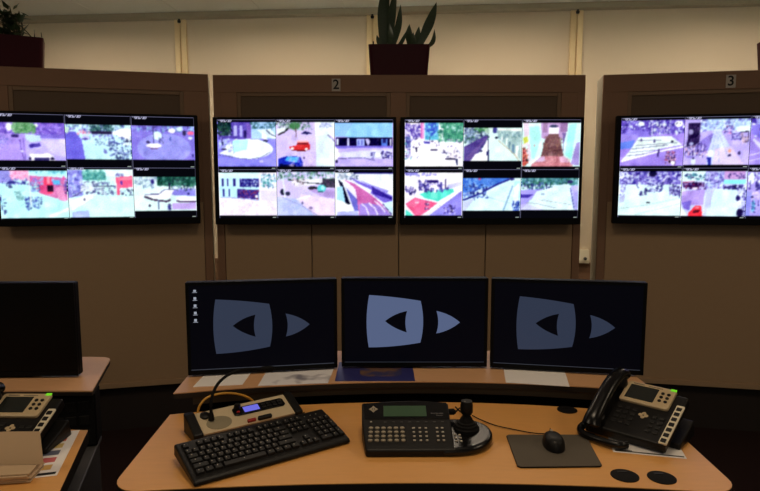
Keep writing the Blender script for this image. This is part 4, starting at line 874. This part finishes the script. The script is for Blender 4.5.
for a in range(4):
    lg.prism([(-0.0075, 0.0035), (0.0075, 0.0035), (0.0, 0.0125)], 0, 0.0008, T0 @ Matrix.Rotation(R(90*a), 4, 'Z'))
lg.prism([(-0.0035, 0), (0, -0.0035), (0.0035, 0), (0, 0.0035)], 0, 0.0008, T0)
lg.build('maker_emblem', M['grey'], pt)
tx = MB()
for i in range(8):
    tx.box(i*0.0042, i*0.0042 + 0.0030, 0.0, 0.004 if i % 3 else 0.005, 0, 0.0006, on_ctl(0.033, 0.028, 0.0012))
for i in range(4):
    tx.box(0.014 + i*0.0042, 0.017 + i*0.0042, -0.007, -0.0035, 0, 0.0006, on_ctl(0.033, 0.028, 0.0012))
tx.build('maker_lettering', M['dgrey'], pt)
pb = MB().lathe([(0.0058, 0), (0.0058, 0.003), (0.0048, 0.004), (0.0003, 0.004)], (0, 0, 0), 14, 1, 0.72).build('button', M['grey'], pt)
first = True
for i in range(6):
    for j in range(4):
        x, y = -0.123 + i*0.0158 - 0.0006*j*(1 - i/3), -0.018 - j*0.0130
        loc = (x, y, cz(x, y) - 0.0005)
        if first: pb.location = loc; pb.rotation_euler = (SLP, 0, 0); first = False
        else: copy_part(pb, pt, loc, (SLP, 0, 0))
sb = MB().box(-0.0036, 0.0036, -0.0027, 0.0027, 0, 0.0028).build('small_button', M['legend'], pt, 0.0006)
first = True
for bx, nx, dx in ((-0.015, 3, 0.0155), (0.044, 2, 0.0135)):
    for i in range(nx):
        for j in range(4):
            x, y = bx + i*dx, -0.018 - j*0.0130
            loc = (x, y, cz(x, y) - 0.0005)
            if first: sb.location = loc; sb.rotation_euler = (SLP, 0, 0); first = False
            else: copy_part(sb, pt, loc, (SLP, 0, 0), (0.85, 0.85, 1))
for i in range(2):
    for j in range(3):
        x, y = 0.090 + i*0.0115, -0.020 - j*0.0150
        copy_part(sb, pt, (x, y, lz(x, y) - 0.0005), (math.atan(0.10), 0, 0), (0.85, 0.85, 1))
copy_part(sb, pt, (-0.123, 0.003, cz(0, 0.003) - 0.0005), (SLP, 0, 0), (0.7, 0.6, 1))
rw = MB()
for i in range(8): rw.box(-0.09 + i*0.021, -0.083 + i*0.021, -0.0012, 0.0012, 0, 0.0012, on_ctl(0, 0.002))
rw.build('status_lamp_row', M['dgrey'], pt)
js = MB()
jx, jy = 0.124, 0.016
jb = lz(jx, jy)
boot = [(0.034, -0.004), (0.034, 0.003), (0.030, 0.006), (0.029, 0.011), (0.024, 0.013), (0.023, 0.017), (0.018, 0.019), (0.016, 0.026), (0.011, 0.032), (0.009, 0.040), (0.0005, 0.040)]
jo = MB().lathe(boot, (jx, jy, jb), 24).build('joystick_boot', M['rubber'], pt)
MB().lathe([(0.008, 0.034), (0.013, 0.039), (0.0165, 0.044), (0.0165, 0.062), (0.0145, 0.069), (0.0145, 0.073), (0.0005, 0.073)], (jx, jy, jb), 20).build('joystick_knob', M['black'], jo)
MB().box(-0.008, -0.004, -0.001, 0.001, 0.073, 0.0745, Matrix.Translation((jx, jy - 0.006, jb))).build('knob_mark', M['legend'], jo)
MB().tube([(0.080, 0.062, 0.055), (0.097, 0.063, 0.055), (0.103, 0.063, 0.054)], [0.008, 0.0085, 0.004], 12).build('cable_plug', M['rubber'], pt)
MB().tube(spline([(0.102, 0.063, 0.054), (0.115, 0.075, 0.060), (0.13, 0.11, 0.045), (0.135, 0.17, 0.010), (0.125, 0.23, 0.003)], 6), 0.002, 8).build('cord', M['rubber'], pt)

# ================================================================== MOUSE AND PAD
pad = MB().prism([(x, y) for x, y in ((-0.094, 0.085), (-0.10, 0.078), (-0.109, -0.086), (-0.102, -0.093), (0.084, -0.089), (0.090, -0.082), (0.108, 0.078), (0.101, 0.085))][::-1], 0, 0.004).build('mouse_pad', M['pad'], loc=(0.432, 1.432, 0.7510), bevel=0.0012)
tag(pad, 'grey cloth mouse pad on the desk with a black edge', 'mouse pad')
pe = MB().prism([(x*1.006, y*1.008) for x, y in ((-0.094, 0.085), (-0.10, 0.078), (-0.109, -0.086), (-0.102, -0.093), (0.084, -0.089), (0.090, -0.082), (0.108, 0.078), (0.101, 0.085))][::-1], -0.0, 0.0026).build('rubber_base', M['rubber'], pad)
ms = thing('mouse', 'black computer mouse lying on the grey mouse pad', 'mouse', (0.437, 1.450, 0.7554), R(-4))
ms.scale = (0.88, 0.86, 0.86)
def mouse_body():
    n, m_ = 20, 12; v = []; f = []
    for j in range(m_ + 1):
        t = j / m_
        for k in range(n):
            a = 2*PI*k/n
            yy = math.sin(a); xx = math.cos(a)
            sc_ = math.cos(t * PI/2) ** 0.42
            z = 0.034 * math.sin(t * PI/2) * (1 - 0.18*max(0, yy*sc_) ** 1.5)
            v.append((xx*0.030*sc_*(1 - 0.07*yy), yy*0.055*sc_, z + 0.001))
    for j in range(m_):
        for k in range(n): f.append((j*n + k, j*n + (k+1) % n, (j+1)*n + (k+1) % n, (j+1)*n + k))
    f.append(tuple(range(n))[::-1]); f.append(tuple(range(m_*n, (m_+1)*n)))
    return MB().add(v, f, True)
mouse_body().build('shell', M['black'], ms)
MB().tube([(0.004*math.cos(q), 0.026 + 0.011*math.sin(q), 0.0) for q in ()] or [(-0.003, 0.030, 0.0295), (0.003, 0.030, 0.0295)], 0.0062, 12).build('scroll_wheel', M['legend'], ms)
MB().box(-0.0005, 0.0005, 0.012, 0.05, 0.020, 0.0322).build('button_seam', M['rubber'], ms)
cp = [(0.0, 0.052, 0.010), (-0.008, 0.068, 0.004), (-0.03, 0.085, 0.002)]
def m2(x, y, z):
    v = Vector((x - 0.437, y - 1.452, z - 0.7542)); return tuple(Matrix.Rotation(R(4), 3, 'Z') @ v)
MB().tube(spline([(0.0, 0.052, 0.010), (-0.012, 0.070, 0.0045)] + [m2(0.395, 1.545, 0.7525), m2(0.34, 1.575, 0.7525), m2(0.30, 1.60, 0.7525), m2(0.265, 1.64, 0.7525), m2(0.235, 1.69, 0.7525)], 6), 0.0017, 8).build('cord', M['rubber'], ms)

# ================================================================== DESK PHONES
def desk_phone(label, loc, rz):
    t = thing('desk_phone', label, 'phone', loc, rz, 'desk phones')
    PWd, PDp = 0.196, 0.195
    a = R(22)
    # the tilted face: local frame hinged at the front edge
    T = Matrix.Translation((0, 0, 0.012)) @ Matrix.Rotation(a, 4, 'X')
    def F(fn, name, m, par=None, bevel=0.0, seg=2):
        b = MB(); fn(b, T); return b.build(name, m, par or t, bevel, seg)
    F(lambda b, T: b.box(0.0, PWd, 0.0, PDp, -0.012, 0.016, T), 'body', M['black'], bevel=0.006, seg=3)
    # foot
    MB().side_prism([(0.055, 0), (0.175, 0), (0.165, 0.045), (0.12, 0.030), (0.055, 0.014)], 0.0, PWd + 0.018).build('foot_stand', M['black'], t, 0.004)
    MB().box(-0.012, 0.02, 0.012, 0.055, 0.0, 0.012).build('front_foot', M['black'], t, 0.003)
    dm = F(lambda b, T: b.prism(rrect(0.038, 0.166, 0.120, 0.203, 0.008), 0.014, 0.024, T), 'display_bezel', M['silver'], bevel=0.003)
    F(lambda b, T: b.box(0.050, 0.124, 0.132, 0.189, 0.0235, 0.0246, T), 'display', M['lcd'], dm)
    F(lambda b, T: b.box(0.150, 0.165, 0.194, 0.203, 0.022, 0.0252, T), 'message_lamp', M['green'], dm, 0.001)
    tx = MB()
    for i in range(7): tx.box(0.054 + i*0.0042, 0.0572 + i*0.0042, 0.193, 0.1965, 0.0238, 0.0244, T)
    for i in range(9): tx.box(0.094 + i*0.0042, 0.0972 + i*0.0042, 0.193, 0.1955, 0.0238, 0.0244, T)
    tx.build('lettering', M['dgrey'], dm)
    nb = None
    for i in range(2):
        for j in range(3):
            F(lambda b, T: b.lathe([(0.0045, 0.0235), (0.0045, 0.0262), (0.0005, 0.0262)], (0.137 + i*0.015, 0.146 + j*0.015, 0), 12, 1, 1, T), 'menu_button', M['black'], dm)
    for i in range(3):
        for j in range(4):
            F(lambda b, T: b.box(0.048 + i*0.0185, 0.061 + i*0.0185, 0.036 + j*0.019, 0.047 + j*0.019, 0.015, 0.0186, T), 'number_key', M['key'], None, 0.0015)
    for i in range(2):
        for j in range(4):
            F(lambda b, T: b.box(0.138 + i*0.0185, 0.150 + i*0.0185, 0.030 + j*0.018, 0.040 + j*0.018, 0.015, 0.0184, T), 'function_key', M['key'], None, 0.0015)
    em_ = MB()
    for an in (0, 90, 180, 270):
        em_.lathe([(0.0052, 0.0158), (0.0052, 0.0172), (0.0005, 0.0172)], (0.116 + 0.0072*math.cos(R(an)), 0.086 + 0.0072*math.sin(R(an)), 0), 12, 1, 1, T)
    em_.build('navigation_pad', M['silver'], t)
    stp = F(lambda b, T: b.prism(rrect(PWd - 0.017, PWd + 0.003, 0.004, 0.152, 0.003), 0.014, 0.019, T), 'line_key_strip', M['white'], bevel=0.001)
    for j in range(7):
        F(lambda b, T: b.box(PWd - 0.0135, PWd - 0.001, 0.008 + j*0.0204, 0.0198 + j*0.0204, 0.0185, 0.0215, T), 'line_key', M['key'], stp, 0.001)
    # handset in its cradle along the left side
    hs = [(0.018, -0.012, 0.026), (0.018, 0.006, 0.040), (0.018, 0.05, 0.050), (0.018, 0.10, 0.058), (0.018, 0.15, 0.058), (0.018, 0.19, 0.050), (0.018, 0.208, 0.036)]
    pts = [tuple(T @ Vector(p)) for p in spline(hs, 5)]
    n = len(pts); rs = []
    for i in range(n):
        q = i / (n - 1)
        rs.append(0.019 + 0.006 * (abs(q - 0.5) * 2) ** 2.5 - (0.010 if i in (0, n-1) else 0))
    h = MB().tube(pts, rs, 16, sq=(1.05, 0.72)).build('handset', M['blackg'], t)
    MB().lathe([(0.020, 0.012), (0.024, 0.018), (0.024, 0.036), (0.018, 0.042), (0.001, 0.042)], (0.018, 0.018, 0), 20, 1, 1, T).build('mouthpiece', M['black'], h)
    MB().lathe([(0.020, 0.012), (0.024, 0.018), (0.024, 0.042), (0.018, 0.050), (0.001, 0.050)], (0.018, 0.178, 0), 20, 1, 1, T).build('earpiece', M['black'], h)
    return t, T
ph, TP = desk_phone('black desk phone with beige display frame at the right end of the main desk', (0.552, 1.534, 0.7512), R(-43))
# handset cord: a glossy loop lying along the front of the phone
cord = spline([(0.006, 0.012, 0.030), (-0.012, -0.01, 0.018), (0.0, -0.034, 0.012), (0.04, -0.045, 0.012), (0.08, -0.047, 0.012), (0.102, -0.042, 0.012), (0.112, -0.025, 0.010)], 10)
MB().tube(cord, 0.0095, 12).build('handset_cord', M['blackg'], ph)
desk_phone('black desk phone with beige display frame on the left desk', (-1.032, 1.355, 0.7512), R(-1))
# sheet under the right phone
ps = thing('paper_sheet', 'white sheet with a black strip, lying under the right desk phone', 'paper', (0.668, 1.43, 0.75), R(-13))
MB().box(-0.086, 0.082, -0.026, 0.08, 0, 0.0009).build('sheet', M['paper'], ps)
MB().box(-0.080, 0.078, -0.020, -0.014, 0.0009, 0.0011).build('printed_strip', M['black'], ps)
MB().box(-0.080, -0.040, -0.013, -0.009, 0.0009, 0.0011).build('printed_title', M['dgrey'], ps)

# ================================================================== PAPERS ON THE LEFT DESK
cs = thing('printed_sheet', 'white sheet with coloured blocks on the left desk', 'paper', (-0.828, 1.42, 0.75), R(16))
MB().box(-0.15, 0.055, -0.135, 0.125, 0, 0.0008).build('sheet', M['paper'], cs)
blk = [('blk1', (206, 110, 90)), ('blk2', (206, 178, 110)), ('blk3', (96, 100, 120)), ('blk4', (196, 96, 96)), ('blk5', (212, 170, 96))]
for i, (n_, c_) in enumerate(blk):
    m_ = mat('print_' + n_, rgb(*c_), 0.7)
    y1 = 0.085 - i*0.040
    MB().box(-0.03, 0.034, y1 - 0.026, y1, 0.0008, 0.0011).build('printed_block', m_, cs)
MB().box(-0.03, 0.05, -0.128, -0.116, 0.0008, 0.0011).build('printed_strip', M['black'], cs)
nt_ = thing('notepad', 'thick cream notepad with its top page curled up, on the left desk', 'notepad', (-0.868, 1.302, 0.7512), R(8))
for i in range(6):
    rr_ = random.Random(i)
    dx, dy = rr_.uniform(-.004, .004), rr_.uniform(-.004, .004)
    MB().box(-0.14 + dx, 0.082 + dx, -0.045 + dy, 0.030 + dy, i*0.0036, i*0.0036 + 0.0031).build('page_block', M['paperw'], nt_, 0.0006)
def curl():
    v = []; f = []; n = 16
    for i in range(n + 1):
        t = i / n
        y = 0.000 + 0.03*t; z = 0.0225 + 0.066*t ** 0.8
        for x, k in ((-0.13, 0), (-0.04, .004), (0.0, .006), (0.05, 0.0), (0.098 - 0.016*t, -0.004)):
            v.append((x, y + k, z)); v.append((x, y + k + 0.0006, z + 0.0004))
    for i in range(n):
        for k in range(4):
            a = i*10 + k*2; b_ = a + 10
            f.append((a, a+2, b_+2, b_)); f.append((a+1, b_+1, b_+3, a+3))
    return MB().add(v, f, True)
curl().build('curled_page', M['paperw'], nt_)
